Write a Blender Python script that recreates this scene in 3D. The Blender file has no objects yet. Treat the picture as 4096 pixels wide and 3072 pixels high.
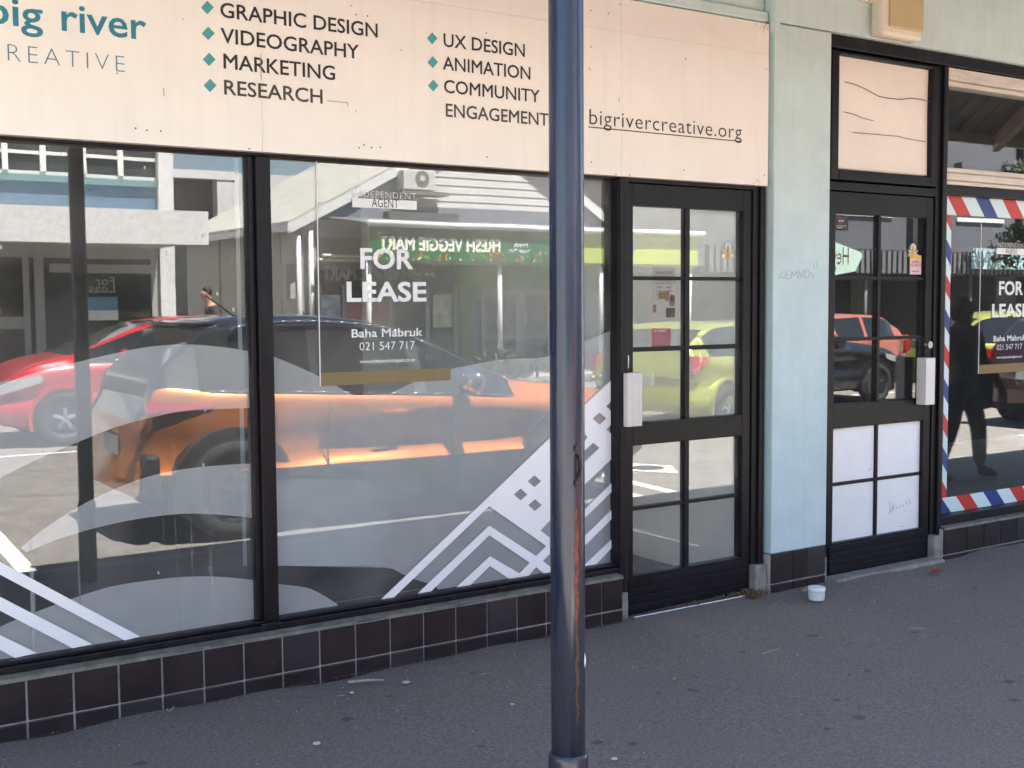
import bpy, math, random
import numpy as np
from mathutils import Vector, Matrix
random.seed(7)
rng = np.random.default_rng(7)
S = bpy.context.scene
COL = S.collection

# ------------------------------------------------------------------ camera
CAM = np.array([0.0, -4.18765, 1.44947])
FPX = 4788.0
PIT, ROL, YAW = 0.068100, -0.006555, 0.588064
fw = np.array([math.sin(YAW)*math.cos(PIT), math.cos(YAW)*math.cos(PIT), -math.sin(PIT)])
r0 = np.array([math.cos(YAW), -math.sin(YAW), 0.0]); u0 = np.cross(r0, fw)
RV = math.cos(ROL)*r0+math.sin(ROL)*u0; UV = -math.sin(ROL)*r0+math.cos(ROL)*u0
cd = bpy.data.cameras.new("camera"); cam = bpy.data.objects.new("camera", cd); COL.objects.link(cam)
cd.sensor_width = 36.0; cd.lens = FPX/4096*36.0; cd.clip_start = 0.05; cd.clip_end = 900
M4 = Matrix.Identity(4)
for i in range(3):
    M4[i][0] = RV[i]; M4[i][1] = UV[i]; M4[i][2] = -fw[i]; M4[i][3] = CAM[i]
cam.matrix_world = M4
S.camera = cam

# ------------------------------------------------------------------ light
SUN_DIR = Vector((0.12, 0.345, 0.935)).normalized()       # towards the sun (over the shop's roof)
el = math.asin(SUN_DIR.z); az = math.atan2(SUN_DIR.x, SUN_DIR.y)
w = bpy.data.worlds.new("World"); S.world = w; w.use_nodes = True
nt = w.node_tree; nt.nodes.clear()
sky = nt.nodes.new("ShaderNodeTexSky"); sky.sky_type = 'NISHITA'; sky.sun_disc = False
sky.sun_elevation = el; sky.sun_rotation = az; sky.air_density = 1.0; sky.dust_density = 0.6; sky.ozone_density = 1.0
bg = nt.nodes.new("ShaderNodeBackground"); bg.inputs[1].default_value = 0.05
wo = nt.nodes.new("ShaderNodeOutputWorld")
nt.links.new(sky.outputs[0], bg.inputs[0]); nt.links.new(bg.outputs[0], wo.inputs[0])
sd = bpy.data.lights.new("sun", 'SUN'); sd.energy = 5.0; sd.angle = math.radians(0.5); sd.color = (1.0, 0.95, 0.88)
so = bpy.data.objects.new("sun", sd); COL.objects.link(so)
so.rotation_euler = (-SUN_DIR).to_track_quat('-Z', 'Y').to_euler()
S.view_settings.view_transform = 'Standard'; S.view_settings.look = 'None'
S.view_settings.gamma = 1.0; S.view_settings.use_curve_mapping = False
S.view_settings.exposure = 3.72
S.cycles.max_bounces = 10; S.cycles.transparent_max_bounces = 16
S.cycles.diffuse_bounces = 5; S.cycles.glossy_bounces = 5
S.cycles.caustics_reflective = False; S.cycles.caustics_refractive = False
S.cycles.sample_clamp_indirect = 6.0
S.cycles.use_denoising = True

# ------------------------------------------------------------------ survey helpers
YG = 0.09          # front face of the shop glass
def ray(px, py): return fw+RV*(px-2048)/FPX-UV*(py-1536)/FPX
def pw(px, py, Y=0.0):
    """point of the plane y = Y that the photo shows at px, py -> (x, z)"""
    D = ray(px, py); t = (Y-CAM[1])/D[1]; q = CAM+t*D; return (float(q[0]), float(q[2]))
def pg(px, py, z=0.0):
    D = ray(px, py); t = (z-CAM[2])/D[2]; q = CAM+t*D; return (float(q[0]), float(q[1]))
def mir(px, py, Y):
    """the same for a real plane y = Y (negative) across the street, seen in the shop glass"""
    return pw(px, py, 2*YG-Y)
def mgr(px, py, z=0.0):
    q = pg(px, py, z); return (q[0], 2*YG-q[1])

TILT = 0.0
def mirt(px, py, Y):
    """as mir(), for the askew panes of the barber's door"""
    D = ray(px, py); nrm = np.array([math.sin(TILT), -math.cos(TILT), 0.0]); c0 = np.array([5.38, YG, 0.0])
    t = ((c0-CAM)@nrm)/(D@nrm); q = CAM+t*D; Rr = D-2*(D@nrm)*nrm; k = (Y-q[1])/Rr[1]; q = q+k*Rr
    return (float(q[0]), float(q[2]))
# ------------------------------------------------------------------ materials
def mat(name, col, rough=0.6, var=0.12, scale=14.0, bump=0.0, metal=0.0, coat=0.0, spec=0.5,
        streak=0.0, spots=None, stretch=(1, 1, 1), bscale=None):
    m = bpy.data.materials.new(name); m.use_nodes = True
    n = m.node_tree.nodes; l = m.node_tree.links
    b = n["Principled BSDF"]
    b.inputs["Roughness"].default_value = rough; b.inputs["Metallic"].default_value = metal
    b.inputs["Specular IOR Level"].default_value = spec
    b.inputs["Coat Weight"].default_value = coat; b.inputs["Coat Roughness"].default_value = 0.03
    geo = n.new("ShaderNodeNewGeometry"); mp = n.new("ShaderNodeMapping"); mp.inputs["Scale"].default_value = stretch
    l.new(geo.outputs["Position"], mp.inputs[0])
    t = n.new("ShaderNodeTexNoise"); t.inputs["Scale"].default_value = scale; t.inputs["Detail"].default_value = 7; t.inputs["Roughness"].default_value = 0.65
    l.new(mp.outputs[0], t.inputs[0])
    rp = n.new("ShaderNodeMapRange"); rp.inputs[1].default_value = 0.3; rp.inputs[2].default_value = 0.7
    rp.inputs[3].default_value = 1-var; rp.inputs[4].default_value = 1+var
    l.new(t.outputs[0], rp.inputs[0])
    mul = n.new("ShaderNodeVectorMath"); mul.operation = 'SCALE'; mul.inputs[0].default_value = col[:3]
    l.new(rp.outputs[0], mul.inputs[3]); last = mul.outputs[0]
    def layer(fac_socket, c2):
        nonlocal last
        mx = n.new("ShaderNodeMix"); mx.data_type = 'RGBA'
        l.new(fac_socket, mx.inputs[0]); l.new(last, mx.inputs[6]); mx.inputs[7].default_value = (*c2, 1); last = mx.outputs[2]
    if streak:
        mp2 = n.new("ShaderNodeMapping"); mp2.inputs["Scale"].default_value = (22, 22, 1.2); l.new(geo.outputs["Position"], mp2.inputs[0])
        t2 = n.new("ShaderNodeTexNoise"); t2.inputs["Scale"].default_value = 1.0; t2.inputs["Detail"].default_value = 5; l.new(mp2.outputs[0], t2.inputs[0])
        r2 = n.new("ShaderNodeMapRange"); r2.inputs[1].default_value = 0.52; r2.inputs[2].default_value = 0.75; r2.inputs[4].default_value = streak
        l.new(t2.outputs[0], r2.inputs[0]); layer(r2.outputs[0], (0.25, 0.22, 0.19))
    for sp in (spots or []):
        sc, thr, c2, amt = sp
        v = n.new("ShaderNodeTexVoronoi"); v.inputs["Scale"].default_value = sc
        l.new(geo.outputs["Position"], v.inputs[0])
        r3 = n.new("ShaderNodeMapRange"); r3.inputs[1].default_value = thr; r3.inputs[2].default_value = thr*0.75; r3.inputs[3].default_value = 0; r3.inputs[4].default_value = amt
        l.new(v.outputs["Distance"], r3.inputs[0])
        # only some of the cells carry a spot
        sep = n.new("ShaderNodeSeparateColor"); l.new(v.outputs["Color"], sep.inputs[0])
        g = n.new("ShaderNodeMath"); g.operation = 'GREATER_THAN'; g.inputs[1].default_value = 0.55; l.new(sep.outputs[0], g.inputs[0])
        mm = n.new("ShaderNodeMath"); mm.operation = 'MULTIPLY'; l.new(g.outputs[0], mm.inputs[0]); l.new(r3.outputs[0], mm.inputs[1])
        layer(mm.outputs[0], c2)
    l.new(last, b.inputs["Base Color"])
    if bump:
        bt = n.new("ShaderNodeTexNoise"); bt.inputs["Scale"].default_value = bscale or scale*6; bt.inputs["Detail"].default_value = 5
        l.new(mp.outputs[0], bt.inputs[0])
        bn = n.new("ShaderNodeBump"); bn.inputs["Strength"].default_value = bump; bn.inputs["Distance"].default_value = 0.004
        l.new(bt.outputs[0], bn.inputs["Height"]); l.new(bn.outputs[0], b.inputs["Normal"])
    return m

def glass(name, tint=(1, 1, 1), ior=1.52, dirt=0.05, boost=1.0, drips=0.0):
    m = bpy.data.materials.new(name); m.use_nodes = True
    n = m.node_tree.nodes; l = m.node_tree.links; n.clear()
    out = n.new("ShaderNodeOutputMaterial")
    tr = n.new("ShaderNodeBsdfTransparent"); tr.inputs[0].default_value = (*tint, 1)
    gl = n.new("ShaderNodeBsdfGlossy"); gl.inputs["Roughness"].default_value = 0.0
    geo = n.new("ShaderNodeNewGeometry")
    mi = n.new("ShaderNodeMix"); mi.data_type = 'FLOAT'; mi.inputs[2].default_value = ior; mi.inputs[3].default_value = 1/ior
    l.new(geo.outputs["Backfacing"], mi.inputs[0])
    fr = n.new("ShaderNodeFresnel"); l.new(mi.outputs[0], fr.inputs[0])
    # old float glass is never quite flat
    wn = n.new("ShaderNodeTexNoise"); wn.inputs["Scale"].default_value = 1.6; wn.inputs["Detail"].default_value = 1
    l.new(geo.outputs["Position"], wn.inputs[0])
    bp_ = n.new("ShaderNodeBump"); bp_.inputs["Strength"].default_value = 0.10; bp_.inputs["Distance"].default_value = 0.003
    l.new(wn.outputs[0], bp_.inputs["Height"]); l.new(bp_.outputs[0], gl.inputs["Normal"])
    bo = n.new("ShaderNodeMath"); bo.operation = 'MULTIPLY'; bo.use_clamp = True; bo.inputs[1].default_value = boost
    l.new(fr.outputs[0], bo.inputs[0])
    m1 = n.new("ShaderNodeMixShader"); l.new(bo.outputs[0], m1.inputs[0]); l.new(tr.outputs[0], m1.inputs[1]); l.new(gl.outputs[0], m1.inputs[2])
    last = m1.outputs[0]
    if dirt or drips:
        df = n.new("ShaderNodeBsdfDiffuse"); df.inputs[0].default_value = (0.55, 0.52, 0.47, 1)
        t = n.new("ShaderNodeTexNoise"); t.inputs["Scale"].default_value = 3.0; t.inputs["Detail"].default_value = 8; l.new(geo.outputs["Position"], t.inputs[0])
        r = n.new("ShaderNodeMapRange"); r.inputs[1].default_value = 0.35; r.inputs[2].default_value = 0.8; r.inputs[3].default_value = dirt*0.25; r.inputs[4].default_value = dirt*1.8
        l.new(t.outputs[0], r.inputs[0]); fac = r.outputs[0]
        if drips:
            # run marks and specks of dried splash, strongest near the foot of the pane
            mp = n.new("ShaderNodeMapping"); mp.inputs["Scale"].default_value = (26, 1, 0.8); l.new(geo.outputs["Position"], mp.inputs[0])
            t2 = n.new("ShaderNodeTexNoise"); t2.inputs["Scale"].default_value = 1.0; t2.inputs["Detail"].default_value = 3; l.new(mp.outputs[0], t2.inputs[0])
            r2 = n.new("ShaderNodeMapRange"); r2.inputs[1].default_value = 0.62; r2.inputs[2].default_value = 0.72; r2.inputs[4].default_value = drips; l.new(t2.outputs[0], r2.inputs[0])
            sep = n.new("ShaderNodeSeparateXYZ"); l.new(geo.outputs["Position"], sep.inputs[0])
            rz = n.new("ShaderNodeMapRange"); rz.inputs[1].default_value = 1.1; rz.inputs[2].default_value = 0.6; l.new(sep.outputs[2], rz.inputs[0])
            mz = n.new("ShaderNodeMath"); mz.operation = 'MULTIPLY'; l.new(r2.outputs[0], mz.inputs[0]); l.new(rz.outputs[0], mz.inputs[1])
            v = n.new("ShaderNodeTexVoronoi"); v.inputs["Scale"].default_value = 16.0; v.inputs["Randomness"].default_value = 1.0
            mp3 = n.new("ShaderNodeMapping"); mp3.inputs["Scale"].default_value = (1, 1, 0.55); l.new(geo.outputs["Position"], mp3.inputs[0]); l.new(mp3.outputs[0], v.inputs[0])
            rv = n.new("ShaderNodeMapRange"); rv.inputs[1].default_value = 0.10; rv.inputs[2].default_value = 0.06; rv.inputs[4].default_value = 0.55; l.new(v.outputs["Distance"], rv.inputs[0])
            sc = n.new("ShaderNodeSeparateColor"); l.new(v.outputs["Color"], sc.inputs[0])
            gg = n.new("ShaderNodeMath"); gg.operation = 'GREATER_THAN'; gg.inputs[1].default_value = 0.72; l.new(sc.outputs[0], gg.inputs[0])
            ms = n.new("ShaderNodeMath"); ms.operation = 'MULTIPLY'; l.new(gg.outputs[0], ms.inputs[0]); l.new(rv.outputs[0], ms.inputs[1])
            a1 = n.new("ShaderNodeMath"); a1.operation = 'ADD'; l.new(fac, a1.inputs[0]); l.new(mz.outputs[0], a1.inputs[1])
            a2 = n.new("ShaderNodeMath"); a2.operation = 'ADD'; a2.use_clamp = True; l.new(a1.outputs[0], a2.inputs[0]); l.new(ms.outputs[0], a2.inputs[1]); fac = a2.outputs[0]
        # dirt sits on the street face only
        nb = n.new("ShaderNodeMath"); nb.operation = 'SUBTRACT'; nb.inputs[0].default_value = 1; l.new(geo.outputs["Backfacing"], nb.inputs[1])
        mb = n.new("ShaderNodeMath"); mb.operation = 'MULTIPLY'; l.new(fac, mb.inputs[0]); l.new(nb.outputs[0], mb.inputs[1])
        m2 = n.new("ShaderNodeMixShader"); l.new(mb.outputs[0], m2.inputs[0]); l.new(last, m2.inputs[1]); l.new(df.outputs[0], m2.inputs[2]); last = m2.outputs[0]
    l.new(last, out.inputs[0])
    return m

def film(name, col, fac, trans=0.3):
    m = bpy.data.materials.new(name); m.use_nodes = True
    n = m.node_tree.nodes; l = m.node_tree.links; n.clear()
    out = n.new("ShaderNodeOutputMaterial")
    tr = n.new("ShaderNodeBsdfTransparent"); df = n.new("ShaderNodeBsdfDiffuse"); df.inputs[0].default_value = (*col, 1)
    tl = n.new("ShaderNodeBsdfTranslucent"); tl.inputs[0].default_value = (*col, 1)
    a = n.new("ShaderNodeMixShader"); a.inputs[0].default_value = trans; l.new(df.outputs[0], a.inputs[1]); l.new(tl.outputs[0], a.inputs[2])
    geo = n.new("ShaderNodeNewGeometry"); t = n.new("ShaderNodeTexNoise"); t.inputs["Scale"].default_value = 2.2; t.inputs["Detail"].default_value = 6
    l.new(geo.outputs["Position"], t.inputs[0])
    r = n.new("ShaderNodeMapRange"); r.inputs[1].default_value = 0.3; r.inputs[2].default_value = 0.7; r.inputs[3].default_value = fac*0.93; r.inputs[4].default_value = fac*1.07
    l.new(t.outputs[0], r.inputs[0])
    b = n.new("ShaderNodeMixShader"); l.new(r.outputs[0], b.inputs[0]); l.new(tr.outputs[0], b.inputs[1]); l.new(a.outputs[0], b.inputs[2])
    l.new(b.outputs[0], out.inputs[0]); return m

MAT = dict(
    mint=mat("mint_stucco", (0.55, 0.67, 0.67), 0.75, 0.07, 5, 0.5, bscale=90, streak=0.10),
    sign=mat("sign_board_cream", (0.87, 0.80, 0.73), 0.42, 0.05, 1.6, 0.05, streak=0.05, spots=[(9, 0.035, (0.20, 0.15, 0.12), 0.7)]),
    cream=mat("cream_panel", (0.84, 0.76, 0.69), 0.5, 0.04, 4, 0.05),
    black=mat("black_frame_paint", (0.0078, 0.0072, 0.0100), 0.42, 0.35, 9, 0.15, spec=0.22, bscale=60, streak=0.05, spots=[(30, 0.05, (0.25, 0.23, 0.22), 0.5)]),
    blackd=mat("black_door_paint", (0.0088, 0.0082, 0.0110), 0.38, 0.35, 7, 0.12, spec=0.22, bscale=60, spots=[(26, 0.05, (0.3, 0.28, 0.26), 0.5)]),
    tile=mat("tile_glaze", (0.025, 0.0180, 0.0190), 0.28, 0.35, 6, 0.1, bscale=20, spots=[(34, 0.06, (0.4, 0.38, 0.35), 0.7)]),
    tileb=mat("tile_glaze_worn", (0.026, 0.023, 0.027), 0.4, 0.35, 6, 0.1, bscale=20),
    grout=mat("grout", (0.46, 0.41, 0.37), 0.9, 0.3, 12, 0.3),
    ledge=mat("concrete_ledge", (0.18, 0.165, 0.13), 0.9, 0.4, 18, 0.6),
    conc=mat("concrete_block", (0.27, 0.245, 0.21), 0.9, 0.35, 16, 0.6),
    asphalt=mat("footpath_asphalt", (0.195, 0.161, 0.138), 0.85, 0.45, 95, 1.0, bscale=150,
                spots=[(4.3, 0.06, (0.11, 0.095, 0.085), 0.3), (60, 0.10, (0.36, 0.33, 0.30), 0.8), (130, 0.22, (0.21, 0.20, 0.195), 0.8), (9, 0.07, (0.09, 0.08, 0.078), 0.5)]),
    road=mat("road_asphalt", (0.17, 0.16, 0.145), 0.9, 0.25, 6, 0.6, bscale=150, spots=[(40, 0.2, (0.09, 0.085, 0.08), 0.6)]),
    kerb=mat("kerb_concrete", (0.3, 0.29, 0.27), 0.9, 0.2, 8, 0.4),
    roadpaint=mat("road_paint", (0.62, 0.60, 0.54), 0.8, 0.22, 18, 0.3, spots=[(22, 0.16, (0.2, 0.19, 0.17), 0.7)]),
    ink=mat("sign_ink", (0.018, 0.016, 0.018), 0.5, 0.3, 20),
    inkgrey=mat("sign_ink_faded", (0.05, 0.047, 0.046), 0.5, 0.35, 30),
    teal=mat("sign_teal", (0.02, 0.20, 0.27), 0.45, 0.15, 12),
    teal2=mat("sign_teal_light", (0.06, 0.33, 0.33), 0.45, 0.1, 12),
    tealg=mat("sign_teal_grey", (0.07, 0.20, 0.27), 0.45, 0.2, 16),
    white=mat("white_vinyl", (0.90, 0.87, 0.86), 0.35, 0.03, 6, spots=[(24, 0.06, (0.3, 0.3, 0.32), 0.5)]),
    letter=mat("white_lettering", (0.90, 0.90, 0.88), 0.5, 0.03, 6),
    panel=mat("white_painted_panel", (0.87, 0.85, 0.85), 0.4, 0.04, 5, 0.06, spots=[(12, 0.05, (0.3, 0.3, 0.32), 0.6)]),
    gold=mat("gold_band", (0.42, 0.29, 0.12), 0.5, 0.08, 6),
    red=mat("stripe_red", (0.50, 0.03, 0.025), 0.35, 0.08, 6),
    blue=mat("stripe_blue", (0.015, 0.04, 0.20), 0.35, 0.08, 6),
    pale=mat("stripe_pale", (0.62, 0.74, 0.76), 0.35, 0.04, 6),
    brown=mat("crack_dark", (0.17, 0.135, 0.115), 0.8, 0.2),
    pencil=mat("pencil_grey", (0.38, 0.45, 0.43), 0.8, 0.1),
    steel=mat("brushed_steel", (0.5, 0.5, 0.5), 0.3, 0.1, 20, metal=1.0),
    lampw=mat("lamp_housing", (0.74, 0.67, 0.55), 0.5, 0.05, 6, streak=0.06),
    lampd=mat("lamp_diffuser", (0.52, 0.40, 0.22), 0.45, 0.06, 8),
    wood=mat("weathered_white_timber", (0.62, 0.58, 0.52), 0.8, 0.16, 5, 0.4, stretch=(1, 1, 6), bscale=20),
    hand=mat("ribbed_handle", (0.78, 0.71, 0.66), 0.6, 0.06, 8),
    plast=mat("white_plastic", (0.78, 0.78, 0.76), 0.4, 0.04, 10, spots=[(60, 0.16, (0.1, 0.1, 0.1), 0.8)]),
    inside=mat("interior_dark", (0.030, 0.031, 0.034), 0.9, 0.3, 4),
    carpet=mat("display_carpet", (0.045, 0.044, 0.044), 1.0, 0.5, 60, 1.0),
    board=mat("display_board", (0.50, 0.57, 0.62), 0.6, 0.05, 3),
    passage=mat("passage_wall", (0.82, 0.82, 0.79), 0.7, 0.05, 3),
    leafr=mat("fallen_leaf_red", (0.35, 0.06, 0.03), 0.6, 0.2, 40),
    leafb=mat("fallen_leaf_tan", (0.42, 0.30, 0.16), 0.7, 0.2, 40),
    litter=mat("brown_litter", (0.14, 0.085, 0.045), 0.9, 0.5, 70),
    pebble=mat("pale_pebble", (0.62, 0.57, 0.48), 0.7, 0.15, 60),
    gum=mat("trodden_gum", (0.115, 0.097, 0.086), 0.85, 0.35, 90),
    stick=mat("dry_twig", (0.36, 0.32, 0.27), 0.8, 0.2, 60),
)
MAT['glass'] = glass("window_glass", (0.985, 0.995, 0.995), dirt=0.15, boost=1.75)
MAT['glassl'] = glass("window_glass_splashed", (0.985, 0.995, 0.995), dirt=0.10, boost=1.75, drips=0.4)
MAT['glassd'] = glass("door_glass", (0.985, 0.99, 0.99), dirt=0.13, boost=1.75)
MAT['glassc'] = glass("barber_glass", (0.985, 0.99, 0.99), dirt=0.012, boost=1.6)
MAT['film'] = film("frosted_film", (0.82, 0.81, 0.80), 0.60, 0.12)

# ------------------------------------------------------------------ mesh helpers
class MB:
    def __init__(s): s.v = []; s.f = []
    def add(s, vs, fs):
        o = len(s.v); s.v += [tuple(map(float, q)) for q in vs]; s.f += [[o+i for i in f] for f in fs]; return s
    def box(s, x0, x1, y0, y1, z0, z1):
        v = [(x, y, z) for z in (z0, z1) for y in (y0, y1) for x in (x0, x1)]
        return s.add(v, [(0, 2, 3, 1), (4, 5, 7, 6), (0, 1, 5, 4), (2, 6, 7, 3), (0, 4, 6, 2), (1, 3, 7, 5)])
    def tube(s, p0, p1, ra, rb=None, n=16, cap=True):
        rb = ra if rb is None else rb
        p0 = Vector(p0); p1 = Vector(p1); d = (p1-p0).normalized(); a = d.orthogonal().normalized(); b = d.cross(a)
        vs = []
        for p, r in ((p0, ra), (p1, rb)):
            for k in range(n):
                t = 2*math.pi*k/n; vs.append(p+a*r*math.cos(t)+b*r*math.sin(t))
        fs = [(k, (k+1) % n, n+(k+1) % n, n+k) for k in range(n)]
        if cap: fs += [tuple(range(n))[::-1], tuple(range(n, 2*n))]
        return s.add(vs, fs)
    def lathe(s, c, prof, n=24):
        vs = [(c[0]+r*math.cos(2*math.pi*k/n), c[1]+r*math.sin(2*math.pi*k/n), c[2]+z) for r, z in prof for k in range(n)]
        fs = []
        for i in range(len(prof)-1):
            for k in range(n):
                fs.append((i*n+k, i*n+(k+1) % n, (i+1)*n+(k+1) % n, (i+1)*n+k))
        fs += [tuple(range(n))[::-1], tuple((len(prof)-1)*n+k for k in range(n))]
        return s.add(vs, fs)
    def prism_xz(s, pts, y0, y1):
        """polygon in x, z pushed through y0..y1"""
        n = len(pts); vs = [(x, y0, z) for x, z in pts]+[(x, y1, z) for x, z in pts]
        fs = [tuple(range(n)), tuple(range(2*n-1, n-1, -1))]+[(k, n+k, n+(k+1) % n, (k+1) % n) for k in range(n)]
        return s.add(vs, fs)
    def build(s, name, m, parent=None, smooth=False, bevel=0.0, seg=2, loc=None):
        me = bpy.data.meshes.new(name); me.from_pydata(s.v, [], s.f); me.validate()
        me.update()
        o = bpy.data.objects.new(name, me); COL.objects.link(o)
        if isinstance(m, str): m = MAT[m]
        me.materials.append(m)
        import bmesh
        bm = bmesh.new(); bm.from_mesh(me); bmesh.ops.recalc_face_normals(bm, faces=bm.faces); bm.to_mesh(me); bm.free()
        if smooth:
            for p in me.polygons: p.use_smooth = True
        if bevel:
            b = o.modifiers.new("bevel", 'BEVEL'); b.width = bevel; b.segments = seg; b.limit_method = 'ANGLE'
        if parent is not None: o.parent = parent; o.matrix_parent_inverse = mw(parent).inverted()
        return o
_MW = {}
def mw(o):
    return _MW.get(o.name, Matrix.Identity(4))
def empty(name, loc=(0, 0, 0), rz=0.0, parent=None):
    o = bpy.data.objects.new(name, None); COL.objects.link(o); o.location = loc; o.rotation_euler = (0, 0, rz)
    o.empty_display_size = 0.2
    _MW[o.name] = Matrix.Translation(Vector(loc)) @ Matrix.Rotation(rz, 4, 'Z')
    if parent is not None:
        o.parent = parent; o.matrix_parent_inverse = mw(parent).inverted()
    return o
def tag(o, label=None, cat=None, group=None, kind=None):
    if label: o["label"] = label
    if cat: o["category"] = cat
    if group: o["group"] = group
    if kind: o["kind"] = kind
    return o
def box(name, x0, x1, y0, y1, z0, z1, m, parent=None, bevel=0.0):
    return MB().box(x0, x1, y0, y1, z0, z1).build(name, m, parent, bevel=bevel)

def curve_mesh(cu):
    o = bpy.data.objects.new("tmp", cu); COL.objects.link(o)
    dg = bpy.context.evaluated_depsgraph_get()
    me = bpy.data.meshes.new_from_object(o.evaluated_get(dg))
    v = np.array([q.co[:] for q in me.vertices]).reshape(-1, 3); f = [list(p.vertices) for p in me.polygons]
    bpy.data.objects.remove(o); bpy.data.curves.remove(cu); bpy.data.meshes.remove(me)
    return v, f
_TX = {}
def text_geo(s, bold=0.0, track=1.0):
    """(vertices, faces, ribbon faces start): heavier weights get a mitred band round every outline"""
    k = (s, bold, track)
    if k in _TX: return _TX[k]
    cu = bpy.data.curves.new("t", 'FONT'); cu.body = s; cu.size = 1.0; cu.offset = min(0.0, bold); cu.space_character = track
    cu.resolution_u = 3
    v, f = curve_mesh(cu)
    v = v.copy(); v[:, 2] = 0
    if bold > 0:
        # merge doubles so that outline edges are those used once
        key = {}; idx = []
        for q in v:
            t = (round(q[0], 5), round(q[1], 5)); idx.append(key.setdefault(t, len(key)))
        P = np.zeros((len(key), 3)); 
        for i, q in zip(idx, v): P[i] = q
        f = [[idx[i] for i in p] for p in f]; f = [p for p in f if len(set(p)) == len(p)]
        use = {}
        for p in f:
            ar = sum(P[p[i]][0]*P[p[(i+1) % len(p)]][1]-P[p[(i+1) % len(p)]][0]*P[p[i]][1] for i in range(len(p)))
            q = p if ar > 0 else p[::-1]
            for i in range(len(q)):
                e = (q[i], q[(i+1) % len(q)])
                if (e[1], e[0]) in use: use[(e[1], e[0])] += 1
                else: use[e] = use.get(e, 0)+1
        nrm = np.zeros((len(P), 3)); cnt = np.zeros(len(P)); edges = [e for e, c in use.items() if c == 1]
        for a, b in edges:
            d = P[b]-P[a]; L_ = math.hypot(d[0], d[1]) or 1; n_ = np.array([d[1]/L_, -d[0]/L_, 0]); nrm[a] += n_; nrm[b] += n_; cnt[a] += 1; cnt[b] += 1
        out = P.copy()
        for i in range(len(P)):
            if cnt[i]:
                m_ = nrm[i]/cnt[i]; l2 = max(m_.dot(m_), .30); out[i] = P[i]+m_/l2*bold
        n0 = len(P); P1 = P.copy(); P1[:, 2] = 1; out[:, 2] = 1
        v = np.concatenate([P, P1, out]); f = f+[[n0+a, n0+b, 2*n0+b, 2*n0+a] for a, b in edges]
    _TX[k] = (v, f); return _TX[k]
def cap_h(bold):
    v, _ = text_geo("H", min(bold, 0.0)); return v[:, 1].max()-v[:, 1].min()
def text(name, s, m, x0, z0, width, cap, Y, parent, face=-1, bold=0.0, track=1.0, shear=0.0):
    """one line of lettering: left end x0, baseline z0 (left as read), fitted to width and capital height"""
    v, f = text_geo(s, bold, track); v = v.copy()
    mn, mx = v[:, 0].min(), v[:, 0].max()
    k = width/(mx-mn); h = cap/cap_h(bold)
    u = (v[:, 0]-mn)*k; q = (v[:, 1]+min(bold, 0.0))*h
    u = u+shear*q; lift = v[:, 2]*0.0003*(1 if face > 0 else -1)
    vs = [(x0+a, Y+c, z0+b) for a, b, c in zip(u, q, lift)] if face < 0 else [(x0-a, Y+c, z0+b) for a, b, c in zip(u, q, lift)]
    me = bpy.data.meshes.new(name); me.from_pydata(vs, [], f); me.update(); me.materials.append(MAT[m] if isinstance(m, str) else m)
    o = bpy.data.objects.new(name, me); COL.objects.link(o)
    if parent is not None: o.parent = parent; o.matrix_parent_inverse = mw(parent).inverted()
    return o
def text_px(name, s, m, l, r, cappx, Y, parent, **k):
    """lettering between two baseline points read off the photo; cappx = capital height at the left end"""
    a = pw(*l, Y); b = pw(*r, Y); c = pw(l[0], l[1]-cappx, Y)
    return text(name, s, m, a[0], (a[1]+b[1])/2, b[0]-a[0], c[1]-a[1], Y, parent, **k)
def poly_px(name, splines, m, Y, parent, conv=None):
    """flat film cut to an outline (further outlines inside it are holes)"""
    cu = bpy.data.curves.new("p", 'CURVE'); cu.dimensions = '2D'; cu.fill_mode = 'BOTH'
    for pts in splines:
        q = [pw(a, b, Y) for a, b in pts] if conv is None else pts
        sp = cu.splines.new('POLY'); sp.points.add(len(q)-1); sp.use_cyclic_u = True
        for P, (x, z) in zip(sp.points, q): P.co = (x, z, 0, 1)
    v, f = curve_mesh(cu)
    me = bpy.data.meshes.new(name); me.from_pydata([(a, Y, b) for a, b, _ in v], [], f); me.update()
    me.materials.append(MAT[m] if isinstance(m, str) else m)
    o = bpy.data.objects.new(name, me); COL.objects.link(o)
    if parent is not None: o.parent = parent; o.matrix_parent_inverse = mw(parent).inverted()
    return o
def smooth_pts(pts, n=10):
    """Catmull-Rom through the points"""
    P = [np.array(p, float) for p in pts]; P = [2*P[0]-P[1]]+P+[2*P[-1]-P[-2]]; out = []
    for i in range(1, len(P)-2):
        for k in range(n):
            t = k/n; a, b, c, d = P[i-1:i+3]
            out.append(tuple(0.5*((2*b)+(c-a)*t+(2*a-5*b+4*c-d)*t*t+(3*b-a-3*c+d)*t**3)))
    out.append(tuple(P[-2])); return out


# ================================================================== GROUND
def sheet(name, x0, x1, y0, y1, z, m, kind='structure', parent=None):
    o = MB().add([(x0, y0, z), (x1, y0, z), (x1, y1, z), (x0, y1, z)], [(0, 1, 2, 3)]).build(name, m, parent)
    if kind: o["kind"] = kind
    return o
KERB = -2.49; FARK = -15.0; RZ = -0.12
sheet("ground", -260, 300, -420, 160, -0.30, mat("ground_earth", (0.20, 0.19, 0.16), 0.95, 0.2, 0.6))
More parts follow.
